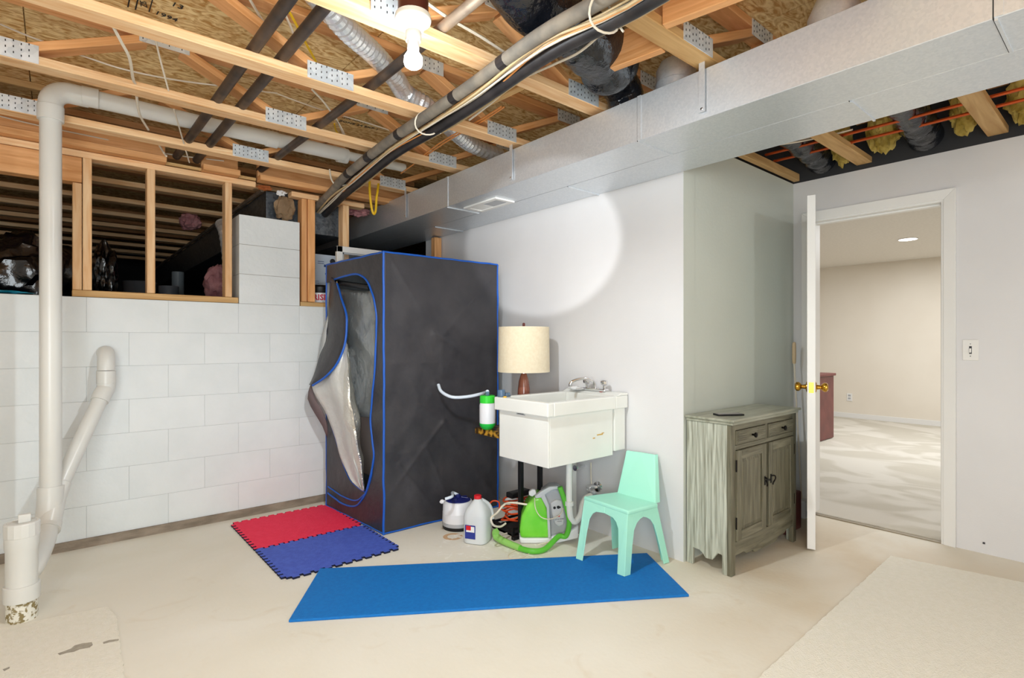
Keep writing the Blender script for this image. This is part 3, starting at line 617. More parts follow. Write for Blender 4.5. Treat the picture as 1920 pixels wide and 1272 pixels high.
def quadgrid(a,b,c,d,n=16,m=24,amp=.006,seed=1):
    bm=B(); G=[]; nn=(b-a).cross(d-a).normalized()
    for i in range(n+1):
        r=[]
        for j in range(m+1):
            u,v=i/n,j/m; p=a*(1-u)*(1-v)+b*u*(1-v)+c*u*v+d*(1-u)*v; e=min(u,1-u,v,1-v)
            r.append(bm.verts.new(p+nn*amp*noise.noise(p*5+V((seed,0,0)))*min(1,e*8)))
        G.append(r)
    for i in range(n):
        for j in range(m): bm.faces.new((G[i][j],G[i+1][j],G[i+1][j+1],G[i][j+1]))
    return bm
Zt=V((0,0,TZ))
obj('back_panel',quadgrid(TB,TD,TD+Zt,TB+Zt,seed=2,amp=.02),SILV,tt,smooth=True)
obj('far_panel',quadgrid(TC,TD,TD+Zt,TC+Zt,seed=3,amp=.02),SILV,tt,smooth=True)
solid(obj('roof_panel',quadgrid(TA+Zt,TC+Zt,TD+Zt,TB+Zt,seed=4),TENT,tt,mats=[TENT,SILV]),.004,0,0)
solid(obj('floor_panel',quadgrid(TA+V((0,0,.012)),TC+V((0,0,.012)),TD+V((0,0,.012)),TB+V((0,0,.012)),amp=0),TENT,tt),.004,0,0)
# door panel with the opening
fA=TA.copy(); fB=TB.copy()
edge=[(622,529),(630,523),(650,517),(667,514),(680,519),(690,531),(697,548),(702,566),(706,600),(705,640),(703,690),(699,735),(695,787),(698,825),(701,852),(699,875),(693,900),(686,924),(681,921),(670,914),(658,903),(647,882),(638,855),(628,822),(619,791),(616,770)]
bm=B(); E3=[fplane(*p) for p in edge]
poly=[fA,fA+Zt,fB+Zt]+[V((fB.x,fB.y,E3[0].z))]+E3+[V((fB.x,fB.y,E3[-1].z)),fB]
f=bm.faces.new([bm.verts.new(p) for p in poly]); bm.normal_update(); bmesh.ops.triangulate(bm,faces=[f])
solid(obj('door_panel',bm,TENT,tt,mats=[TENT,SILV]),.005,0,0)
pr=.0065
def pipe(pts,r=pr,world=True): 
    P=[V(p)+V((0.004*noise.noise(V(p)*9),.004*noise.noise(V(p)*9+V((5,5,5))),0.003*noise.noise(V(p)*12+V((1,2,3))))) for p in smoothpts(pts,5)]
    obj('piping',tube(B(),P,r,8,0),TBLUE,tt,smooth=True)
def ln(a,b,n=8): return [a.lerp(b,i/n) for i in range(n+1)]
o_=V((-.002,-.002,0))
pipe(ln(TA+o_,TA+Zt+o_,14),.0075); pipe(ln(TA+Zt,TC+Zt,12),.0065); pipe(ln(TA+Zt,TB+Zt,10),.007); pipe(ln(TC,TC+Zt,10),.007); pipe(ln(TB,TB+Zt,10),.006)
pipe(ln(TA+V((0,-.004,.008)),TC+V((0,-.004,.008)),8),.005); pipe(ln(TA+V((-.004,0,.008)),TB+V((-.004,0,.008)),8),.005)
pipe([fplane(*p,.004) for p in edge[:18]],.007)
pipe([fplane(*p,.005) for p in ((700,862),(696,893),(688,920),(676,941),(663,950),(642,945),(615,925))],.006)
pipe([fplane(*p,.005) for p in ((684,926),(668,939),(645,933),(615,913))],.005)
pipe([fplane(*p,.005) for p in edge[17:25]],.003)
# flap
def sheet(name,rows,m,parent,amp=.01,sub=3,seed=0,th=.003):
    "rows of 3D points lofted and crinkled"
    G=[smoothpts(r,sub) for r in rows]; n=min(len(x) for x in G); bm=B(); R=[]
    cols=[smoothpts([G[i][k] for i in range(len(G))],sub) for k in range(n)]
    R=[[bm.verts.new(p+V((amp*noise.noise(p*9+V((seed,0,0))),amp*noise.noise(p*8+V((0,seed,0))),0))) for p in c] for c in cols]
    for a,b in zip(R,R[1:]):
        for k in range(len(a)-1): bm.faces.new((a[k],a[k+1],b[k+1],b[k]))
    return solid(obj(name,bm,m,parent,smooth=True),th,0)
fp=fplane
# outer black part of the flap: left boundary to right boundary (blue edge), top to bottom
L_=[((621,520),.0),((617,560),.02),((615,600),.04),((611,640),.05),((600,665),.08),((592,695),.12),((580,722),.14)]
R_=[((632,532),.012),((641,562),.03),((650,594),.04),((648,635),.05),((636,675),.08),((613,704),.12),((586,723),.15)]
rows=[[fp(*a[0],a[1]),fp((a[0][0]*.6+b[0][0]*.4),(a[0][1]*.6+b[0][1]*.4),(a[1]+b[1])/2+.015),fp(*b[0],b[1])] for a,b in zip(L_,R_)]
fl=sheet('door_flap',rows,TENT,tt,.004)
pipe([fp(*b[0],b[1]+.008) for b in R_],.0075)
# silver inner side hanging down
Ls=[((634,682),.06),((610,706),.11),((586,722),.145),((592,742),.13),((606,765),.08),((618,790),.045),((628,822),.03),((638,856),.02),((650,885),.015),((662,905),.01),((678,919),.008)]
Rs=[((649,640),.05),((654,665),.05),((656,690),.05),((658,715),.05),((660,740),.05),((662,768),.045),((665,800),.04),((670,835),.03),((674,865),.02),((678,895),.01),((681,921),.01)]
rows=[]
for a,b in zip(Ls,Rs):
    q=[]
    for t in (0,.3,.55,.75,1):
        x=a[0][0]*(1-t)+b[0][0]*t; y=a[0][1]*(1-t)+b[0][1]*t; o2=a[1]*(1-t)+b[1]*t+(.012 if t in(.55,) else -.012 if t==.3 else 0)
        q.append(fp(x,y,o2))
    rows.append(q)
sheet('flap_lining',rows,mat('matte_silver',rgb(206,206,202),.5,.35,bump=.5,bscale=30,col2=rgb(216,216,212),scale=8),tt,.006,seed=3)
WL=[(647,645),(646,680),(644,715),(642,750),(640,790),(655,815),(662,845),(668,870),(675,900),(680,921)]
WR=[(649,645),(655,680),(660,712),(667,750),(675,790),(676,815),(678,845),(680,870),(681,900),(683,921)]
WC=[.06,.085,.10,.11,.10,.10,.075,.055,.035,.02]
sheet('flap_fold',[[fp(*a,.055-.004*k),fp((a[0]+b[0])/2,(a[1]+b[1])/2,c_),fp(*b,.05-.004*k)] for k,(a,b,c_) in enumerate(zip(WL,WR,WC))],SILV2,tt,.012,4,seed=6)
# grey underside strip of the flap at the left
rows=[[fp(584,722,.14),fp(582,722,.15)],[fp(590,744,.12),fp(577,748,.14)],[fp(603,768,.08),fp(590,775,.1)],[fp(613,792,.03),fp(605,800,.05)],[fp(616,812,.01),fp(613,822,.01)]]
sheet('flap_edge',rows,mat('tent_underside',rgb(112,98,98),.7),tt,.001,2)
rows=[[fp(617,590,.03),fp(613,595,.03)],[fp(612,620,.05),fp(606,622,.02)],[fp(610,645,.05),fp(599,655,.02)],[fp(600,665,.08),fp(598,668,.04)]]
sheet('clear_flap',rows,mat('pale_film',rgb(190,192,192),.4),tt,.001,2)
# vinyl liner inside, zip pull, dark bar across
rows=[[fp(622,540,-.03),fp(665,545,-.05),fp(703,545,-.02)],[fp(625,620,-.04),fp(670,620,-.01),fp(708,620,-.03)],[fp(630,700,-.03),fp(672,700,-.05),fp(706,700,-.02)],[fp(640,782,-.04),fp(675,782,-.02),fp(702,782,-.03)]]
sheet('inner_curtain',rows,VINYL,tt,.02,5,seed=9)
obj('cross_bar',tb([fp(622,529,-.03),fp(694,539,-.03)],.018,8,0),BLACK,tt)
obj('zip_pull',tb([fp(632,528,.02),fp(633,537,.02),fp(634,546,.02)],.003,6,0),CHROME,tt)
# chair in the tent
fc=thing('folding_chair','grey and black folding chair inside the sauna tent','chair',(1.95,3.45,0))
obj('backrest',bx(1.70,1.72,3.40,3.74,.24,.79),mat('grey_canvas',rgb(176,164,158),.7),fc,bevel=.01)
obj('seat',bx(1.73,2.10,3.40,3.74,.40,.43),DGREY,fc,bevel=.01)
for y in (3.41,3.73):
    obj('leg',tb([(2.08,y,.03),(1.78,y,.41),(1.71,y,.82)],.011,8,0),METB,fc,smooth=True); obj('leg',tb([(1.68,y,.03),(2.08,y,.41)],.011,8,0),METB,fc,smooth=True)
# ============================================================ THINGS IN THE RIGHT OPENING
pc=thing('paint_can','white paint can with black lid and red lettering on the sill beside the tent','can',(1.56,4.14,1.495))
obj('can_body',lt([(.082,0),(.084,.004),(.084,.075)],(1.56,4.14,1.495),32),WHTP,pc,smooth=True); obj('lid',lt([(.084,.074),(.087,.078),(.086,.12),(.07,.135),(.066,.13)],(1.56,4.14,1.495),32),BLACK,pc,smooth=True)
vd=V((-1.56,-4.14,0)).normalized(); rt_=V((-vd.y,vd.x,0))
text('RISE',.06,V((1.56,4.14,1.532))+vd*.086+rt_*0,rt_ if rt_.dot(V((syw,-cyw,0)))>0 else -rt_,(0,0,1),RISER,pc,bold=.002)
pb_=thing('printed_carton','pale blue printed carton standing behind the paint can','box',(1.62,4.33,1.40)); 
obj('panel',bx(1.45,1.80,4.30,4.36,1.402,1.90),BOXW,pb_,bevel=.003)
for i,(x,z,w_,h_) in enumerate(((1.50,1.85,.03,.03),(1.60,1.84,.05,.004),(1.60,1.825,.05,.004),(1.53,1.78,.05,.004),(1.65,1.80,.02,.02),(1.66,1.74,.035,.012),(1.672,1.725,.012,.04),(1.52,1.68,.09,.003),(1.52,1.665,.09,.003),(1.52,1.65,.09,.003),(1.52,1.635,.07,.003))):
    obj('print',bx(x,x+w_,4.297,4.301,z,z+h_),BLUEPR,pb_)
bm=lt([(.018,0),(.022,.002),(.022,.004)],(0,0,0),20); bm.transform(M.Translation((1.72,4.299,1.85))@M.Rotation(PI/2,4,'X')); obj('round_emblem',bm,DGREY,pb_)
wf=thing('window_frame','white framed window sash leaning upright behind the tent','window',(1.97,3.94,0))
fa0=at(631,461,Y=3.93); fa1=V((2.36,3.93,1.93)); x_a,x_b,z_t=fa0.x,2.30,fa0.z
for a in ((x_a,x_a+.045,0,z_t),(x_b-.045,x_b,0,z_t),(x_a,x_b,z_t-.045,z_t),(x_a,x_b,0,.05)): obj('frame_rail',bx(a[0],a[1],3.92,3.955,a[2],a[3]),TRIM,wf,bevel=.003)
obj('inner_frame',bx(x_a+.045,x_a+.057,3.928,3.948,.05,z_t-.045),GREYP,wf); obj('inner_frame',bx(x_a+.045,x_b-.045,3.928,3.948,z_t-.057,z_t-.045),GREYP,wf)
obj('pane',bx(x_a+.057,x_b-.045,3.936,3.940,.05,z_t-.057),WINM,wf)
tag(obj('carton',bx(1.9,2.3,4.25,4.5,1.402,1.84),BOXW,bevel=.004),'pale carton seen through the leaning window','box')
# crawlspace contents
tag(obj('plastic_sheet',crumple(B(),(-.14,4.5,1.60),.30,.2,.28,.20,1.8,4,4),BLKP2,smooth=True),'large crumpled black plastic sheeting heap behind the drain pipe','bag')
tag(obj('plastic_bag',crumple(B(),(.235,4.30,1.62),.07,.10,.22,.22,2.,4,8),BLKP2,smooth=True),'crumpled black plastic bag behind the leftmost studs','bag')
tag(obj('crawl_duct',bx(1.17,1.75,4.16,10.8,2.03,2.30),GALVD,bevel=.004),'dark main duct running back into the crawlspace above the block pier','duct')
o=obj('duct_flange',tb([(1.155,4.2,2.31),(1.155,10.5,2.31)],.016,6,0),RUST); tag(o,'rusty flange pipe along the top of the crawlspace duct','pipe')
for k in range(10): obj('rivet',lt([(.006,0),(.004,.005),(.001,.006)],(1.145,4.35+k*.3,2.315),8),CHROME,o)
tag(obj('brown_paper',crumple(B(),(1.27,4.07,2.17),.075,.04,.095,.28,2.,3,2),PAPER),'crumpled brown kraft paper stuffed above the block pier','paper')
tag(obj('cardboard_scrap',crumple(B(),(1.13,4.06,2.292),.055,.03,.018,.5,3,3,5),mat('torn_cardboard',rgb(168,96,52),.8)),'torn orange cardboard scrap wedged over the pier','paper')
tag(obj('white_rag',crumple(B(),(1.235,4.02,2.265),.035,.025,.02,.5,3,3,6),LABELW),'white paper scrap beside the brown paper','paper')
bm=B(); tube(bm,[(.955,4.3,1.42),(.955,4.3,1.6),(.95,4.29,1.8),(.93,4.3,1.98),(.93,4.4,2.06)],.045,16,8,ripple=.9); tag(obj('foil_flex_duct',bm,FOIL),'silver flexible duct standing between the right stud and the block pier','duct')
tag(obj('pink_insulation',crumple(B(),(1.0,4.9,1.66),.10,.1,.17,.2,2,4,3),INSP,smooth=True),'pink insulation tuft low beside the right stud','insulation')
tag(obj('pink_insulation',crumple(B(),(.93,5.62,2.285),.09,.1,.08,.2,2,4,9),INSP,smooth=True),'pink insulation tuft hanging above the crawlspace duct','insulation')
tag(obj('pink_insulation',crumple(B(),(-.3,4.3,2.25),.2,.08,.05,.4,3,4,12),INSP,smooth=True),'pink insulation tucked behind the left header','insulation')
tag(obj('pink_insulation',crumple(B(),(1.86,4.18,2.26),.12,.06,.04,.4,3,4,15),INSP,smooth=True),'pink insulation over the duct near the single stud','insulation')
tag(obj('grey_pipe',tb([(.86,5.8,1.4),(.86,5.8,1.84)],.05,20,0),mat('grey_pipe',rgb(120,130,136),.5),smooth=True),'upright grey pipe stub deep in the crawlspace','pipe')
tag(obj('grey_bin',lt([(.11,0),(.12,.3),(.125,.31)],(.55,5.6,1.40),20),mat('grey_bin',rgb(86,90,96),.6),smooth=True),'grey bin deep in the crawlspace behind the first opening','bin')
tag(obj('grey_bin',lt([(.07,0),(.075,.26)],(.72,5.3,1.40),20),mat('grey_bin'),smooth=True),'narrow pale canister beside the grey bin in the crawlspace','bin')
tag(board('loose_board',(.36,4.55,1.43),(.66,4.6,1.44),.06,.03,OLDW),'short brown board lying behind the sill','board')
tag(obj('blue_tarp',crumple(B(),(-.3,4.12,1.475),.2,.07,.012,.3,4,3,5),mat('blue_tarp',rgb(20,140,170),.5)),'strip of blue tarp on top of the block wall at the left edge','tarp')
# ============================================================ SINK
sk=thing('utility_sink','white plastic laundry tub on legs with chrome faucet','sink',(2.26,2.22,0))
x0,x1,y0,y1=1.93,2.59,1.995,2.44
bm=B()
def ring(bm,a,z,b,z2,close=False):
    pass
def taper(bm,r0,z0_,r1,z1_): # outer shell of rim between two rectangles
    (a0,b0,c0,d0),(a1,b1,c1,d1)=r0,r1
    hexa(bm,[(a0,c0,z0_),(b0,c0,z0_),(b0,d0,z0_),(a0,d0,z0_),(a1,c1,z1_),(b1,c1,z1_),(b1,d1,z1_),(a1,d1,z1_)])
wl_=.045
for (a,b,c_,d) in ((x0,x0+wl_,y0,y1),(x1-.11,x1,y0,y1),(x0+wl_,x1-.11,y0,y0+wl_),(x0+wl_,x1-.11,y1-wl_,y1)): box(bm,a,b,c_,d,.806,.88)
obj('rim',bm,SINK,sk,bevel=.006)
bm=B(); hexa(bm,[(x1-.10,y0,.88),(x1,y0,.88),(x1,y1,.88),(x1-.10,y1,.88),(x1-.06,y0,.895),(x1,y0,.895),(x1,y1,.895),(x1-.06,y1,.895)]); obj('rear_ledge',bm,SINK,sk,bevel=.004)
bm=B(); q=(x0+.022,x1-.115,y0+.02,y1-.02)
t_=.012
for (a,b,c_,d) in ((q[0],q[0]+t_,q[2],q[3]),(q[1]-t_,q[1],q[2],q[3]),(q[0]+t_,q[1]-t_,q[2],q[2]+t_),(q[0]+t_,q[1]-t_,q[3]-t_,q[3]),(q[0]+t_,q[1]-t_,q[2]+t_,q[3]-t_)):
    box(bm,a,b,c_,d,.537,.806 if (b-a<.02 or d-c_<.02) else .549)
obj('basin',bm,SINK,sk,bevel=.003)
obj('wall_bracket',bx(x1-.108,x1-.012,y0+.012,y1-.02,.56,.806),SINK,sk,bevel=.003)
obj('maker_plate',bx(x0+.019,x0+.0225,2.195,2.265,.795,.814),GREYP,sk)
obj('plate_mark',bx(x0+.0178,x0+.0195,2.205,2.255,.80,.809),DGREY,sk)
for a in ((2.30,2.318,.652,.658),(2.335,2.385,.666,.673),(2.375,2.395,.673,.678)): obj('stain',bx(a[0],a[1],y0+.0188,y0+.0205,a[2],a[3]),STAINY,sk)
dq=at(1067,890,D=3.15); obj('drain',lt([(.03,.50),(.034,.505),(.034,.537)],(dq.x,dq.y,0),16),SINK,sk)
for x,y in ((2.54,2.39),): 
    obj('leg',bx(x-.018,x+.018,y-.012,y+.012,0,.56),SINK,sk,bevel=.003)
fx=2.535
fa=thing('faucet','chrome faucet with curved spout and two knob handles on the sink','faucet',(fx,2.20,.895))
obj('base',bx(fx-.022,fx+.022,2.11,2.30,.896,.912),CHROME,fa,bevel=.005,seg=3)
obj('spout',tb([(fx,2.20,.91),(fx-.01,2.205,.95),(fx-.05,2.22,.972),(fx-.10,2.245,.970),(fx-.14,2.27,.950),(fx-.145,2.275,.925)],.0105,12,5),CHROME,fa,smooth=True)
for y in (2.13,2.27): obj('handle',lt([(.008,0),(.010,.02),(.022,.028),(.024,.045),(.018,.052),(.004,.054)],(fx,y,.912),10),CHROME,fa,bevel=.001)
tag(obj('soap_cup',lt([(.012,0),(.015,.002),(.018,.026),(.012,.027)],at(1129,742,X=2.535)*1.0,14),mat('dull_red_plastic',rgb(150,76,70),.4),smooth=True),'small dull red cap on the sink ledge right of the faucet','cup')
tag(obj('foam_sponge',crumple(B(),(2.50,2.33,.905),.035,.06,.012,.3,5,3,4),LABELW,smooth=True),'white foamy sponge on the sink ledge left of the faucet','sponge')
# plumbing below
pt=thing('sink_trap','white P-trap with chrome wall flanges under the sink','pipe',(2.45,2.16,.3))
obj('trap_pipe',tb([(dq.x,dq.y,.50),at(1067,930,D=3.15),at(1068,958,D=3.15),at(1071,974,D=3.16),at(1079,978,D=3.17),at(1088,966,D=3.18),at(1092,948,D=3.2),at(1098,935,D=3.22),at(1110,929,D=3.24)],.0185,14,4),SINK,pt,smooth=True)
obj('slip_nut',tb([at(1067.5,948,D=3.15),at(1067.5,940,D=3.15)],.026,10,0),SINK,pt); obj('slip_nut',tb([at(1107,930,D=3.235),at(1114,928,D=3.25)],.025,10,0),CHROME,pt)
p=at(1118,914,X=2.585); bm=lt([(.035,0),(.03,.008),(.012,.012)],(0,0,0),20); bm.transform(M.Translation((2.6,p.y,p.z))@M.Rotation(-PI/2,4,'Y')); obj('wall_flange',bm,CHROME,pt,smooth=True)
obj('stub_out',tb([at(1110,929,D=3.24),(2.53,p.y+.02,p.z),(2.6,p.y,p.z)],.013,10,3),CHROME,pt,smooth=True)
p=at(1088,876,X=2.56); vt=thing('shutoff_valve','chrome shutoff valve just below the sink basin','valve',p)
bm=lt([(.02,0),(.022,.01),(.018,.02)],(0,0,0),12); bm.transform(M.Translation((2.53,p.y,p.z))@M.Rotation(-PI/2,4,'Y')); obj('valve_knob',bm,CHROME,vt); obj('valve_stem',tb([(2.6,p.y,p.z),(2.52,p.y,p.z)],.008,8,0),CHROME,vt)
tag(obj('supply_tube',tb([at(1108,868,X=2.57),at(1108,890,X=2.57),at(1109,908,X=2.57)],.004,6,0),WHW),'thin supply tube hanging between the valve and the flange','pipe')
# ============================================================ C TABLE, LAMP, STEAM BOTTLE
tz=.655
ct=thing('side_table','small dark side table with gold marbled edge squeezed between sink and tent','table',(2.25,2.6,0))
obj('table_top',bx(2.02,2.50,2.455,2.75,tz-.038,tz),GOLDP,ct,bevel=.004)
for x,y in ((2.165,2.475),(2.325,2.475)): obj('leg',bx(x-.013,x+.013,y-.013,y+.013,.0,tz-.038),BLACK,ct,bevel=.002)
obj('base_bar',bx(2.10,2.50,2.462,2.488,0,.02),BLACK,ct)
lx,ly=2.30,2.60
tl=thing('table_lamp','table lamp with cream drum shade and brown ceramic base behind the sink','lamp',(lx,ly,tz))
obj('lamp_base',lt([(.030,0),(.040,.01),(.045,.08),(.043,.17),(.038,.24),(.032,.29),(.022,.325),(.017,.338)],(lx,ly,tz),28),BROWNG,tl,smooth=True)
obj('neck',lt([(.012,.33),(.012,.37)],(lx,ly,tz),12),CHROME,tl)
sh=obj('lamp_shade',lt([(.166,1.004),(.1675,1.004),(.163,1.292),(.1615,1.292),(.165,1.006)],(lx,ly,0),48),SHADE,tl,smooth=True)
bm=B(); 
for v in range(0): pass
me_=sh.data; 
obj('finial',lt([(.004,1.27),(.006,1.29),(.009,1.30),(.009,1.315),(.003,1.32)],(lx,ly,0),12),DRED,tl,smooth=True)
obj('harp',tb([(lx,ly-.0,1.0),(lx-.05,ly+.04,1.1),(lx-.04,ly+.03,1.24),(lx,ly,1.28)],.003,6,4),CHROME,tl)
pb2=at(914,806,D=3.33); pb2.z=tz
bo=thing('steam_bottle','white bottle with green cap and green base beside the sink','bottle',pb2)
obj('bottle_base',lt([(.02,0),(.032,.004),(.047,.022),(.050,.035),(.050,.04)],pb2,24),GREENC,bo,smooth=True)
obj('bottle_body',lt([(.049,.04),(.050,.05),(.050,.15),(.046,.165)],pb2,24),WHTP,bo,smooth=True)
obj('cap',lt([(.047,.165),(.048,.168),(.047,.205),(.044,.21),(.001,.21)],pb2,20),mat('bright_green_cap',rgb(58,214,60),.35),bo)
obj('spout',lt([(.012,.21),(.012,.235)],pb2,12),CLEARB,bo)
hs=[at(822,722,Y=3.04),at(828,735,Y=2.98),at(848,745,Y=2.9),at(878,744,Y=2.85),at(905,738,Y=2.76)]
hs.append(V((pb2.x,pb2.y,tz+.235)))
tag(obj('steam_hose',tb(hs,.0105,12,5),mat('translucent_hose',rgb(222,232,244),.3),smooth=True),'white curved hose running from the tent wall to the green bottle','hose')
p=at(930,741,Z=.88); p=V((1.955,2.405,.88))
tag(obj('clear_cup',lt([(.018,0),(.022,.003),(.022,.04),(.020,.04),(.019,.005)],p,18),CLEARB,smooth=True),'clear bluish plastic cup on the left corner of the sink','cup')
tag(obj('clear_cup',lt([(.022,0),(.024,.003),(.018,.022),(.008,.024)],(2.0,2.41,.88),18),CLEARB,smooth=True),'clear plastic lid beside the cup on the sink corner','lid')
tag(obj('bottle_cap',lt([(.010,0),(.010,.008)],(1.945,2.36,.88),12),mat('yellow_plastic',rgb(220,170,50),.4)),'tiny yellow cap on the sink rim','cap')
# ============================================================ FLOOR ITEMS
# yoga mat
mc=[V((.756,2.367,0)),V((2.267,1.392,0)),V((2.532,1.819,0)),V((1.054,2.80,0))]
bm=B(); prism(bm,mc,(0,0,.012)); tag(obj('exercise_mat',bm,YOGA,bevel=.003),'long bright blue exercise mat on the floor under the mint chair','mat')
# puzzle tiles
def tile(x0,x1,y0,y1,tabs,lab,m):
    "tabs dict side->phase; teeth profile on each side"
    pts=[]
    def side(a,b,nrm,ph,n=11,first=True):
        a,b,nrm=V(a),V(b),V(nrm); d=b-a; k=2*n
        for i in range(k):
            p=a+d*(i/k); q=a+d*((i+1)/k); o=.021 if (i+ph)%2 else 0
            e=d.normalized()*.004*(1 if o else -1)
            pts.append(p-e*(1 if i else 0)+nrm*o); pts.append(q+e*(1 if i<k-1 else 0)+nrm*o)
    side((x0,y0,0),(x1,y0,0),(0,-1,0),tabs[0]); side((x1,y0,0),(x1,y1,0),(1,0,0),tabs[1]); side((x1,y1,0),(x0,y1,0),(0,1,0),tabs[2]); side((x0,y1,0),(x0,y0,0),(-1,0,0),tabs[3])
    bm=B(); a=[bm.verts.new(p+V((0,0,.001))) for p in pts]; b=[bm.verts.new(p+V((0,0,.011))) for p in pts]; n=len(a)
    ft_=bm.faces.new(b); ft_.material_index=0; fb=bm.faces.new(a[::-1]); fb.material_index=1
    for i in range(n):
        try: f=bm.faces.new((a[i],a[(i+1)%n],b[(i+1)%n],b[i])); f.material_index=1
        except Exception: pass
    bmesh.ops.remove_doubles(bm,verts=bm.verts,dist=.0003); bm.normal_update(); bmesh.ops.triangulate(bm,faces=[f for f in bm.faces if len(f.verts)>4])
    o=obj('foam_tile',bm,m,mats=[m,FSIDE]); tag(o,lab,'mat','interlocking foam tiles')
tile(.885,1.50,3.30,3.86,(0,0,0,0),'red interlocking foam floor tile beside the tent and block wall',FRED)
tile(.885,1.50,2.80,3.278,(0,0,0,1),'blue interlocking foam floor tile in front of the red one',FBLU)
# felt rugs
def rug(pts,lab,holes=()):
    P=[V(p) for p in pts]; out=[]
    for a,b in zip(P,P[1:]+P[:1]):
        n=max(2,int((b-a).length/.02))
        for i in range(n):
            p=a.lerp(b,i/n); out.append(p+V((.006*noise.noise(p*40),.006*noise.noise(p*40+V((9,9,9))),0)))
    bm=B(); prism(bm,out,(0,0,.005)); o=tag(obj('felt_rug',bm,FELT),lab,'rug')
    for h in holes:
        bm=B(); prism(bm,h,(0,0,.0006)); obj('worn_patch',bm,mat('worn_grey_patch',rgb(158,150,136),.9,col2=rgb(176,168,152),scale=60),o)
z_=.005
def hole(pp): return [at(a,b,Z=.0052) for a,b in pp]
rug([(-.6,3.16,.0),(-.178,3.089,.0),(.175,3.03,.0),(.20,2.9,0),(.185,2.34,.0),(.15,1.2,.0),(-.9,1.2,0)],'worn cream felt rug piece at the lower left corner',
    (hole([(108,1226),(120,1222),(133,1217),(140,1211),(155,1207),(172,1205),(174,1210),(168,1215),(150,1218),(138,1223),(125,1225),(112,1229)]),hole([(193,1205),(205,1201),(223,1199),(222,1202),(206,1205),(194,1208)]),hole([(5,1256),(18,1251),(18,1254),(8,1259)])))
rug([(1.897,.895,.0),(3.55,.928,.0),(3.7,.2,.0),(3.75,-.6,0),(1.7,-.6,.0)],'cream felt rug piece at the lower right near the doorway')
# steamer pot
sx,sy=1.985,2.885
st=thing('steam_pot','white steam generator with navy lid on the floor against the tent','appliance',(sx,sy,0))
obj('foot',lt([(.098,0),(.100,.004),(.100,.022)],(sx,sy,0),32),BLACK,st,smooth=True)
obj('lower_band',lt([(.101,.022),(.102,.03),(.101,.045)],(sx,sy,0),32),GREYP,st,smooth=True)
obj('body',lt([(.101,.045),(.102,.05),(.100,.10),(.1005,.102),(.099,.105),(.097,.155),(.088,.172),(.075,.176)],(sx,sy,0),36),WHTP,st,smooth=True)
ld=obj('lid',lt([(.082,.172),(.080,.178),(.060,.186),(.02,.190),(.001,.190)],(sx,sy,0),32),NAVY,st,smooth=True)
obj('lid_knob',lt([(.016,.188),(.016,.205),(.010,.212),(.001,.213)],(sx,sy,0),12),NAVY,ld)
for k in range(8): 
    a=k*PI/4; obj('lid_rib',tb([(sx+.02*math.cos(a),sy+.02*math.sin(a),.192),(sx+.066*math.cos(a),sy+.066*math.sin(a),.187)],.004,6,0),NAVY,ld)
hp=[(sx,sy,.205),(sx-.03,sy+.02,.222),at(848,931,D=3.32),at(835,936,D=3.30)]
obj('outlet_tube',tb(hp,.009,10,4),mat('translucent_hose'),st,smooth=True); e=at(829,941,D=3.29); bm=crumple(B(),e,.016,.016,.014,.2,3,2,1); obj('outlet_nut',bm,WHTP,st)
# jug
jx,jy=1.935,2.605
jg=thing('water_jug','translucent plastic gallon jug with red cap and blue label','jug',(jx,jy,0),.54)
def jugbm(s,prof):
    bm=B(); rings=[]
    for h,z in prof:
        r=[]
        for k in range(28):
            a=2*PI*k/28; e=4.0 if h>.05 else 2.; cx_,sy__=math.cos(a),math.sin(a); rr=h/((abs(cx_)**e+abs(sy__)**e)**(1/e)); r.append(bm.verts.new((rr*cx_*s,rr*sy__*s,z)))
        rings.append(r)
    for a,b in zip(rings,rings[1:]):
        for k in range(28): bm.faces.new((a[k],a[(k+1)%28],b[(k+1)%28],b[k]))
    bm.faces.new(rings[0][::-1]); bm.faces.new(rings[-1]); return bm
obj('jug_body',jugbm(1,[(.064,0),(.072,.006),(.074,.02),(.0735,.10),(.074,.155),(.070,.175),(.056,.205),(.038,.232),(.022,.25),(.020,.258)]),JUG,jg,world=False,smooth=True)
obj('water',jugbm(.97,[(.063,.003),(.071,.02),(.0715,.115)]),WATER,jg,world=False,smooth=True)
obj('jug_handle',tb([(.015,-.02,.245),(.045,-.05,.215),(.062,-.066,.17),(.066,-.07,.12)],.011,10,4),JUG,jg,world=False,smooth=True)
obj('cap',lt([(.021,.254),(.023,.256),(.022,.274),(.019,.276)],(0,0,0),20),REDP,jg,world=False)
lb=obj('label',bx(-.0765,-.074,-.015,.050,.035,.115),LABELB,jg,world=False); obj('label_patch',bx(-.0775,-.0765,-.010,.042,.075,.108),LABELW,lb,world=False); obj('label_patch',bx(-.0782,-.0774,.012,.042,.086,.112),REDP,lb,world=False)
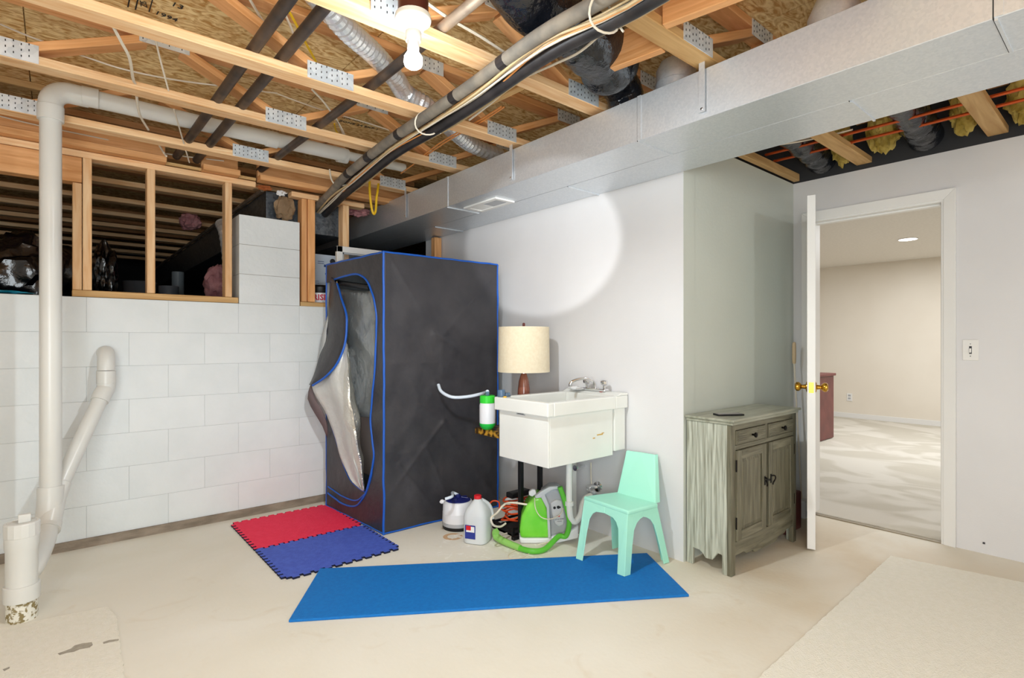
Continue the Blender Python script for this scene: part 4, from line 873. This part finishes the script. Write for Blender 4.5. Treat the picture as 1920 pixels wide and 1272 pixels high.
# crate with orange cord
cr_=thing('plastic_crate','low black crate holding a coil of orange extension cord','crate',(2.27,2.62,0))
obj('crate_floor',bx(2.14,2.40,2.52,2.72,0,.012),CRATE,cr_)
for a in ((2.14,2.15,2.52,2.72),(2.39,2.40,2.52,2.72),(2.15,2.39,2.52,2.53),(2.15,2.39,2.71,2.72)):
    obj('crate_wall',bx(*a,0,.02),CRATE,cr_); obj('crate_wall',bx(*a,.036,.05),CRATE,cr_)
for x,y in ((2.145,2.525),(2.395,2.525),(2.145,2.715),(2.395,2.715)): obj('crate_post',bx(x-.008,x+.008,y-.008,y+.008,0,.055),CRATE,cr_)
bm=B(); pts=[]
for k in range(150):
    a=k*.26; r=.098+.014*math.sin(k*.7)+.008*noise.noise(V((k*.3,0,0))); pts.append(V((2.27+r*math.cos(a)*1.1,2.615+r*math.sin(a)*.85,.062+.0009*k+.006*math.sin(k*1.1))))
tube(bm,pts,.0052,6,0); tag(obj('extension_cord',bm,ORC,smooth=True),'coiled orange extension cord on the black crate','cord')
tag(obj('orange_cable',tb([at(925,960,D=3.45),at(918,948,D=3.45),at(924,940,D=3.45),at(935,942,D=3.45),at(936,955,D=3.45),at(930,965,D=3.45)],.005,8,5),ORC,smooth=True),'loose orange cord loop standing up above the coil','cord')
tag(obj('black_tool',bx(2.20,2.36,2.60,2.66,.20,.235),BLACK,bevel=.006),'black tool lying on the orange cord','tool')
tag(obj('white_jug_small',lt([(.05,0),(.052,.01),(.05,.10),(.03,.14),(.015,.15)],(2.42,2.86,0),16),LABELW,smooth=True),'white container behind the orange cord near the wall','jug')
tag(obj('white_cable',tb([at(990,947,D=3.2),at(960,943,D=3.2),at(945,947,D=3.15),at(932,962,D=3.1),at(921,972,D=3.05),at(925,985,D=3.05),at(938,988,D=3.1),at(948,982,D=3.15)],.006,8,5),WHW,smooth=True),'thick white cord arching beside the water jug','cord')
tag(obj('white_cable',tb([at(942,1003,Z=.006),at(958,998,Z=.006),at(975,992,Z=.006)],.005,6,3),WHW),'white cord lying in front of the crate','cord')
tag(obj('white_cable',tb([at(966,1032,Z=.004),at(956,1038,Z=.004),at(953,1045,Z=.004),at(962,1048,Z=.004),at(978,1046,Z=.004),at(993,1038,Z=.004)],.003,6,4),WHW),'thin white cord loop on the floor beside the blue mat','cord')
tag(obj('white_cable',tb([at(1100,985,Z=.01),at(1096,995,Z=.006),at(1085,1003,Z=.006),at(1070,1005,Z=.006)],.005,6,4),WHW),'white cord on the floor behind the chair leg','cord')
# carpet cleaner, side on to the camera
cbase=at(1022,1012,Z=0.); ang=math.atan2(-cyw,syw)
cc=thing('carpet_cleaner','green and grey spot carpet cleaner with green hose and clear green tank','appliance',cbase,ang)
Dc=(cbase-V((0,0,H))).dot(V((cyw,syw,0)))
def lc(px,py,y=0.):     # local point on the cleaner's side plane
    Ml=WM[cc.name].inverted(); k=Dc+y; p=V((0,0,H))+(at(px,py,D=1)-V((0,0,H)))*k; return Ml@p
def lprism(pp,ya,yb):
    bm=B(); P=[lc(a,b) for a,b in pp]; prism(bm,[V((p.x,ya,max(p.z,0.0))) for p in P],(0,yb-ya,0)); return bm
def rnd_prism(name,pp,ya,yb,m,bev,par=None): return obj(name,lprism(pp,ya,yb),m,par or cc,world=False,bevel=bev,seg=4,smooth=True)
rnd_prism('base',[(975,1022),(973,1000),(1030,1000),(1060,992),(1082,978),(1082,1002),(1040,1012),(1020,1022)],-.075,.10,WHTP,.012)
rnd_prism('body',[(1028,1002),(1028,960),(1022,935),(1012,922),(1030,910),(1048,909),(1058,930),(1064,960),(1066,985),(1058,998)],-.055,.08,GREYP,.022)
tk=rnd_prism('tank',[(975,1001),(974,985),(978,960),(987,941),(1000,926),(1012,923),(1020,934),(1027,957),(1029,980),(1029,1001)],-.085,.085,TANKG,.03)
rnd_prism('handle',[(1001,924),(1012,915),(1028,906),(1044,905),(1046,910),(1032,913),(1020,921),(1028,940),(1031,1000),(1026,1000),(1023,945),(1013,926),(1004,928)],-.088,-.05,mat('clear_grey_plastic',rgb(200,204,206),.25),.006)
fpn=rnd_prism('front_panel',[(1030,938),(1040,931),(1052,933),(1057,960),(1056,978),(1046,982),(1038,976),(1033,958)],-.068,-.04,mat('pale_grey_panel',rgb(206,206,208),.35),.010)
for a,b,r in ((1038,946,.008),(1045,945,.009),(1048,945,.005)):
    q=lc(a,b); bm=lt([(r,0),(r,.003)],(0,0,0),14); bm.transform(M.Translation((q.x,-.069,q.z))@M.Rotation(PI/2,4,'X')); obj('dial',bm,BLACK,cc,world=False)
q=lc(1045,961.5); obj('badge',bx(q.x-.009,q.x+.009,-.0715,-.068,q.z-.003,q.z+.004),REDP,cc,world=False)
Mx=WM[cc.name].to_3x3(); 
for s_,py_2,sz in (('LITTLE GREEN',967,.009),('MACHINE',971,.006)):
    q=lc(1047,py_2); text(s_,sz,WM[cc.name]@V((q.x,-.0695,q.z)),Mx@V((1,0,.12)),(0,0,1),DGREY,cc)
rnd_prism('knob',[(991,924),(991,918),(997,913),(1003,914),(1005,921),(998,927)],-.06,-.03,LABELW,.006)
HP=[lc(1047,905),lc(1054,925),lc(1061,950),lc(1064,972),lc(1058,994),lc(1044,1014)]
HP=[V((p.x,-.10,p.z)) for p in HP]
g1=at(1022,1030,Z=.018); g2=at(998,1034,Z=.018); g3=at(972,1028,Z=.018); Mi=WM[cc.name].inverted()
HP[-1]=V((HP[-1].x,-.105,.055)); HP+= [Mi@g1,Mi@g2,Mi@g3]
obj('hose',tb(HP,.0155,14,6),HOSEG,cc,world=False,smooth=True)
HH=[Mi@at(975,1028,Z=.02),Mi@at(955,1020,Z=.022),Mi@at(940,1013,Z=.024),Mi@at(930,1006,Z=.03)]
obj('hose_grip',tb(HH,(.018,.022),14,3),LTGRN,cc,world=False,smooth=True)
obj('nozzle',tb([Mi@at(931,1006,Z=.03),Mi@at(929,1000,Z=.05),Mi@at(931,995,Z=.06)],(.022,.02),4,2),LTGRN,cc,world=False,bevel=.004)
obj('power_cord',tb([V((lc(1001,925).x,-.095,lc(1001,925).z)),V((lc(1003,945).x,-.1,lc(1003,945).z)),V((lc(1013,960).x,-.1,lc(1013,960).z)),V((lc(1030,964).x,-.095,lc(1030,964).z)),V((lc(1048,956).x,-.09,lc(1048,956).z)),V((lc(1053,945).x,-.085,lc(1053,945).z))],.0028,6,5),WHW,cc,world=False)
obj('power_cord',tb([V((lc(1046,998).x,-.085,lc(1046,998).z)),V((lc(1028,1005).x,-.10,lc(1028,1005).z)),Mi@at(1008,1022,Z=.01)],.004,6,5),WHW,cc,world=False)
# ============================================================ MINT CHAIR
fz=.013
feet=[V((2.165,2.02,fz)),V((2.185,1.705,fz)),V((2.535,1.675,fz-.011)),V((2.47,1.975,fz-.001))]   # image left, image front, image right, rear
sz_=.335
top=[at(1096,931,Z=sz_),at(1177,958,Z=sz_),at(1232,944,Z=sz_),at(1158,923,Z=sz_)]
ch=thing('kids_chair','mint green plastic kids chair standing on the blue mat by the sink','chair',(sum(feet,V())/4).xy.to_3d())
cen=sum(top,V())/4
sl=[p+(p-cen).normalized()*.007 for p in top]
bm=B(); prism(bm,[p-V((0,0,.024)) for p in sl],(0,0,.024)); obj('seat',bm,MINT,ch,bevel=.009,seg=4,smooth=True)
def half(bm,i,j):
    "half side panel at corner i towards corner j"
    t0=top[i]-V((0,0,.006)); f0=feet[i]; mid=(top[i]+top[j])/2-V((0,0,.006)); fd=(feet[j]-feet[i]).normalized(); td=(top[j]-top[i]).normalized(); hl=(top[j]-top[i]).length/2
    lw=.045; tw=.062
    pts=[f0,f0+fd*lw]
    up=(t0-f0)
    P=lambda s,w_: f0+up*s+(fd*(1-s)+td*s)*w_
    pts+=[P(.45,lw+.004),P(.68,tw-.006),P(.78,tw+.012),P(.83,tw+.035)]
    uu=((top[i]-feet[i])+(top[j]-feet[j])).normalized(); mb=mid-uu*.047; pts+=[mb,mid,t0]
    inw=(cen-(top[i]+top[j])/2); inw.z=0; inw.normalize()
    prism(bm,pts,inw*.005)
for i in range(4):
    bm=B(); half(bm,i,(i+1)%4); half(bm,i,(i-1)%4); obj('leg',bm,MINT,ch,bevel=.0015,seg=1)
bt=[at(1232,944,Z=sz_-.004),at(1160,925,Z=sz_-.004)]
b0,b1=bt; tp1=at(1231,853,X=2.575); tp0=at(1177,845,X=2.555); 
inw=V((-.014,0.002,0))
bm=B(); prism(bm,[b0,b1+(b0-b1)*.02,tp0,tp0+(tp1-tp0)*.5+V((0,0,.002)),tp1],inw); obj('backrest',bm,MINT,ch,bevel=.005,seg=3)
for p0,p1 in ((b0,tp1),(b1,tp0)):
    bm=B(); prism(bm,[p0+V((-.014,0,0)),p0+V((.028,0,0)),p1+V((.014,0,0)),p1+V((-.012,0,0))],(0,.005 if p0 is b0 else -.005,0)); obj('back_flange',bm,MINT,ch,bevel=.0015,seg=1)
# ============================================================ CABINET
X0,X1,Y0,Y1=2.617,3.395,1.372,1.622; zt=.772
cb_=thing('storage_cabinet','weathered grey green wooden cabinet with two drawers and two doors','cabinet',((X0+X1)/2,(Y0+Y1)/2,0))
def sidepoly(x,th):
    prof=[(Y1,0),(Y1,zt),(Y0+.0205,zt),(Y0+.0205,0),(Y0+.045,0),(Y0+.047,.098),(Y0+.07,.10),(Y0+.085,.082),(Y0+.10,.058),(Y0+.14,.055),(Y0+.155,.075),(Y0+.175,.088),(Y1-.038,.090),(Y1-.036,0)]
    bm=B(); prism(bm,[(x,y,z) for y,z in prof],(th,0,0)); return bm
obj('side_panel',sidepoly(X0,.02),CAB,cb_,bevel=.002,seg=1); obj('side_panel',sidepoly(X1-.02,.02),CAB,cb_,bevel=.002,seg=1)
obj('back_panel',bx(X0+.02,X1-.02,Y1-.012,Y1,.10,zt),CAB,cb_); obj('bottom_panel',bx(X0+.02,X1-.02,Y0+.01,Y1-.012,.15,.165),CAB,cb_)
bm=B(); box(bm,X0-.018,X1+.022,Y0-.026,Y1,.788,.802); tp_=obj('cabinet_top',bm,CABT,cb_,bevel=.005,seg=3)
obj('top_molding',bx(X0-.008,X1+.010,Y0-.015,Y1,.772,.788),CABT,cb_,bevel=.004,seg=3)
sw_=.042
obj('front_stile',bx(X0+.0,X0+sw_,Y0-.004,Y0+.02,0,zt),CABF,cb_,bevel=.002); obj('front_stile',bx(X1-sw_,X1,Y0-.004,Y0+.02,0,zt),CABF,cb_,bevel=.002)
for z0,z1 in ((.742,zt),(.640,.664)): obj('front_rail',bx(X0+sw_,X1-sw_,Y0-.003,Y0+.018,z0 if z0>.7 else z0,z1),CABH,cb_,bevel=.001,seg=1)
xm=(X0+X1)/2
obj('drawer_divider',bx(xm-.013,xm+.013,Y0-.003,Y0+.018,.664,.742),CABF,cb_)
bm=B(); ap=[(X0+sw_,.168),(X1-sw_,.168),(X1-sw_,.098),(X1-sw_-.09,.098),(X1-sw_-.12,.082),(xm+.15,.080),(xm+.13,.062),(xm-.13,.062),(xm-.15,.080),(X0+sw_+.12,.082),(X0+sw_+.09,.098),(X0+sw_,.098)]
prism(bm,[(x,Y0-.003,z) for x,z in ap],(0,.018,0)); obj('apron',bm,CABH,cb_,bevel=.002,seg=1)
for i,(a,b) in enumerate(((X0+sw_+.004,xm-.016),(xm+.016,X1-sw_-.004))):
    dwr=obj('drawer',bx(a,b,Y0-.008,Y0+.12,.667,.739),CABF,cb_,bevel=.002)
    obj('drawer_border',bx(a+.006,b-.006,Y0-.010,Y0-.007,.671,.735),CABH,dwr,bevel=.001,seg=1)
    c0=(a+b)/2
    for k in range(5):
        zz=.680+k*.0112
        obj('flute',bx(a+.014,a+.014+.085,Y0-.0125,Y0-.009,zz,zz+.006),CABH,dwr,bevel=.001,seg=1)
        obj('flute',bx(b-.10,b-.014,Y0-.0125,Y0-.009,zz,zz+.006),CABH,dwr,bevel=.001,seg=1)
    bm=lt([(.005,0),(.006,.012),(.014,.018),(.014,.024),(.006,.028)],(0,0,0),14); bm.transform(M.Translation((c0,Y0-.010,.704))@M.Rotation(PI/2,4,'X')); obj('knob',bm,BLKIR,dwr,smooth=True)
    dr_=obj('door',bx(a,b,Y0-.004,Y0+.010,.172,.637),CABF,cb_)
    st_=.048
    for nm,q in (('stile',(a,a+st_,.172,.637)),('stile',(b-st_,b,.172,.637)),('rail',(a+st_,b-st_,.172,.172+st_)),('rail',(a+st_,b-st_,.637-st_,.637))):
        obj(nm,bx(q[0],q[1],Y0-.012,Y0-.003,q[2],q[3]),CABF if nm=='stile' else CABH,dr_,bevel=.003,seg=2)
    bm=B(); a2,b2,z0,z1=a+st_+.008,b-st_-.008,.172+st_+.008,.637-st_-.008
    hexa(bm,[(a2,Y0-.004,z0),(b2,Y0-.004,z0),(b2,Y0-.004,z1),(a2,Y0-.004,z1),(a2+.012,Y0-.008,z0+.012),(b2-.012,Y0-.008,z0+.012),(b2-.012,Y0-.008,z1-.012),(a2+.012,Y0-.008,z1-.012)]); obj('door_panel',bm,CABF,dr_)
    hx=a-.003 if i==0 else b+.003
    for zz in (.235,.53): obj('hinge',tb([(hx,Y0-.009,zz),(hx,Y0-.009,zz+.06)],.004,8,0),BLKIR,dr_)
    kx=b-.02 if i==0 else a+.02; s=1 if i else -1
    obj('pull_plate',bx(kx-.007,kx+.007,Y0-.015,Y0-.011,.41,.46),BLKIR,dr_,bevel=.002)
    obj('pull',tb([(kx,Y0-.014,.45),(kx+s*.012,Y0-.028,.452),(kx+s*.016,Y0-.030,.435),(kx,Y0-.026,.415),(kx,Y0-.024,.405)],.004,8,4),BLKIR,dr_,smooth=True)
    if i==0: obj('latch',bx(kx+.004,kx+.05,Y0-.019,Y0-.015,.428,.438),BLKIR,dr_,bevel=.001)
p=at(1366,779,Z=.802); ph=thing('phone','small dark phone lying on the cabinet top','phone',p,-.55)
obj('phone_body',bx(-.075,.075,-.03,.03,.0,.009),BLACK,ph,world=False,bevel=.003); obj('screen',bx(-.068,.066,-.026,.026,.009,.0095),PURPG,ph,world=False)
tag(obj('storage_tub',bx(3.44,3.66,1.44,1.60,0,.24),DRED,bevel=.01),'dark red tub on the floor between the cabinet and the door','box')
# ============================================================ DOOR
hg=V((3.975,1.500,0)); ed=V((3.290,1.243,0)); dv=(ed-hg); dw=dv.length
do=thing('door_1',None,None,hg,math.atan2(dv.y,dv.x),kind='structure')
obj('door_leaf',bx(0,dw,-.021,.021,.012,2.035),TRIM,do,world=False,bevel=.0015)
for s in (-1,1):
    for (a,b,z0,z1) in ((.10,dw/2-.04,1.15,1.85),(dw/2+.04,dw-.10,1.15,1.85),(.10,dw/2-.04,.2,.98),(dw/2+.04,dw-.10,.2,.98)):
        obj('door_panel',bx(a,b,s*.021-.002,s*.021+.002,z0,z1),TRIM,do,world=False,bevel=.002)
    kb=obj('door_knob',B() and (lambda bm:(bm.transform(M.Translation((dw-.06,s*.021,.935))@M.Rotation(-s*PI/2,4,'X')),bm)[1])(lt([(.031,0),(.030,.004),(.014,.009),(.011,.028),(.020,.034),(.027,.044),(.026,.056),(.016,.064),(.004,.065)],(0,0,0),24)),BRASS,do,world=False,smooth=True)
lp=obj('latch_plate',bx(dw-.001,dw+.0015,-.0125,.0125,.905,.965),BRASS,do,world=False); obj('latch_bolt',bx(dw+.001,dw+.010,-.006,.006,.926,.944),BRASS,lp,world=False)
for z in (.25,1.02,1.78): obj('hinge',tb([(-.005,-.02,z),(-.005,-.02,z+.09)],.006,8,0),BRASS,do,world=False)
# broom
p0=at(1489,642,Y=1.57); p1=at(1489,682,Y=1.575)
br=thing('mop','mop with beige grip and thin pale rod leaning in the alcove corner','mop',(p0.x+.02,1.50,0))
obj('grip',tb([p1,p1.lerp(p0,.25),p0.lerp(p1,.15),p0],lambda t:.010+.003*math.sin(PI*min(1,t*1.1))-(.004 if t>.97 else 0),10,4),BEIGE,br,smooth=True)
obj('pole',tb([p1+V((0,0,.01)),(p1.x+.01,1.53,.12)],.006,8,0),WHW,br,smooth=True); obj('mop_head',bx(p1.x-.03,p1.x+.07,1.49,1.55,.0,.12),LABELW,br,bevel=.01)
# switch, outlet, wall screws
sp_=thing('light_switch','white toggle light switch plate on the wall right of the doorway','switch',(XD,.658,1.09))
obj('plate',bx(XD-.006,XD,.622,.694,1.09,1.21),TRIM,sp_,bevel=.003); obj('toggle',bx(XD-.018,XD-.005,.654,.662,1.135,1.16),TRIM,sp_,bevel=.002)
for z in (1.115,1.185): obj('screw',bx(XD-.0075,XD-.005,.656,.660,z-.002,z+.002),DGREY,sp_)
obj('toggle_slot',bx(XD-.0068,XD-.005,.652,.664,1.128,1.172),DGREY,sp_)
ol=thing('wall_outlet','white wall outlet on the far wall of the carpeted room','outlet',(9.42,3.0,.30)); obj('plate',bx(9.412,9.42,2.965,3.04,.27,.39),TRIM,ol,bevel=.002)
for z in (.30,.345): obj('socket',bx(9.409,9.413,2.985,3.02,z,z+.025),GREYP,ol)
for y,z in ((.60,.06),(.40,.05),): tag(obj('wall_screw',bx(XD-.004,XD,y-.005,y+.005,z-.005,z+.005),DGREY),'dark screw head low on the wall '+('beside the door casing' if y>.5 else 'further right of the door casing'),'screw')
# next room furniture
rc=thing('red_cabinet','dark red wooden cabinet seen through the doorway','cabinet',(6.95,2.9,0)); 
obj('cabinet_body',bx(6.78,7.3,2.50,3.6,.02,.78),DRED,rc,bevel=.004); obj('cabinet_top',bx(6.75,7.32,2.48,3.62,.78,.81),DRED,rc,bevel=.004)
obj('glass_panel',bx(6.775,6.785,2.60,3.05,.14,.70),PURPG,rc)
obj('frame',bx(6.765,6.782,2.50,2.58,.02,.78),DRED,rc,bevel=.002)
q=at(1527,665,X=7.0); bl=thing('small_lamp','brown cone shaded lamp on the dark red cabinet','lamp',(q.x,q.y+.06,.81)); obj('lamp_shade',lt([(.09,.19),(.03,.28)],(q.x,q.y+.06,.81),20),mat('brown_shade',rgb(140,96,60),.6),bl,smooth=True); obj('lamp_stem',lt([(.05,0),(.01,.02),(.01,.2)],(q.x,q.y+.06,.81),12),BRASS,bl)
rl=thing('recessed_light','lit round recessed light in the next room ceiling','lamp',(7.489,1.79,2.37)); obj('lens',lt([(.085,2.372),(.085,2.378)],(7.489,1.79,0),28),LEDM,rl); obj('trim_ring',tb([V((7.489+.092*math.cos(a),1.79+.092*math.sin(a),2.377)) for a in [2*PI*k/28 for k in range(29)]],.007,6,0,cap=False),TRIM,rl)
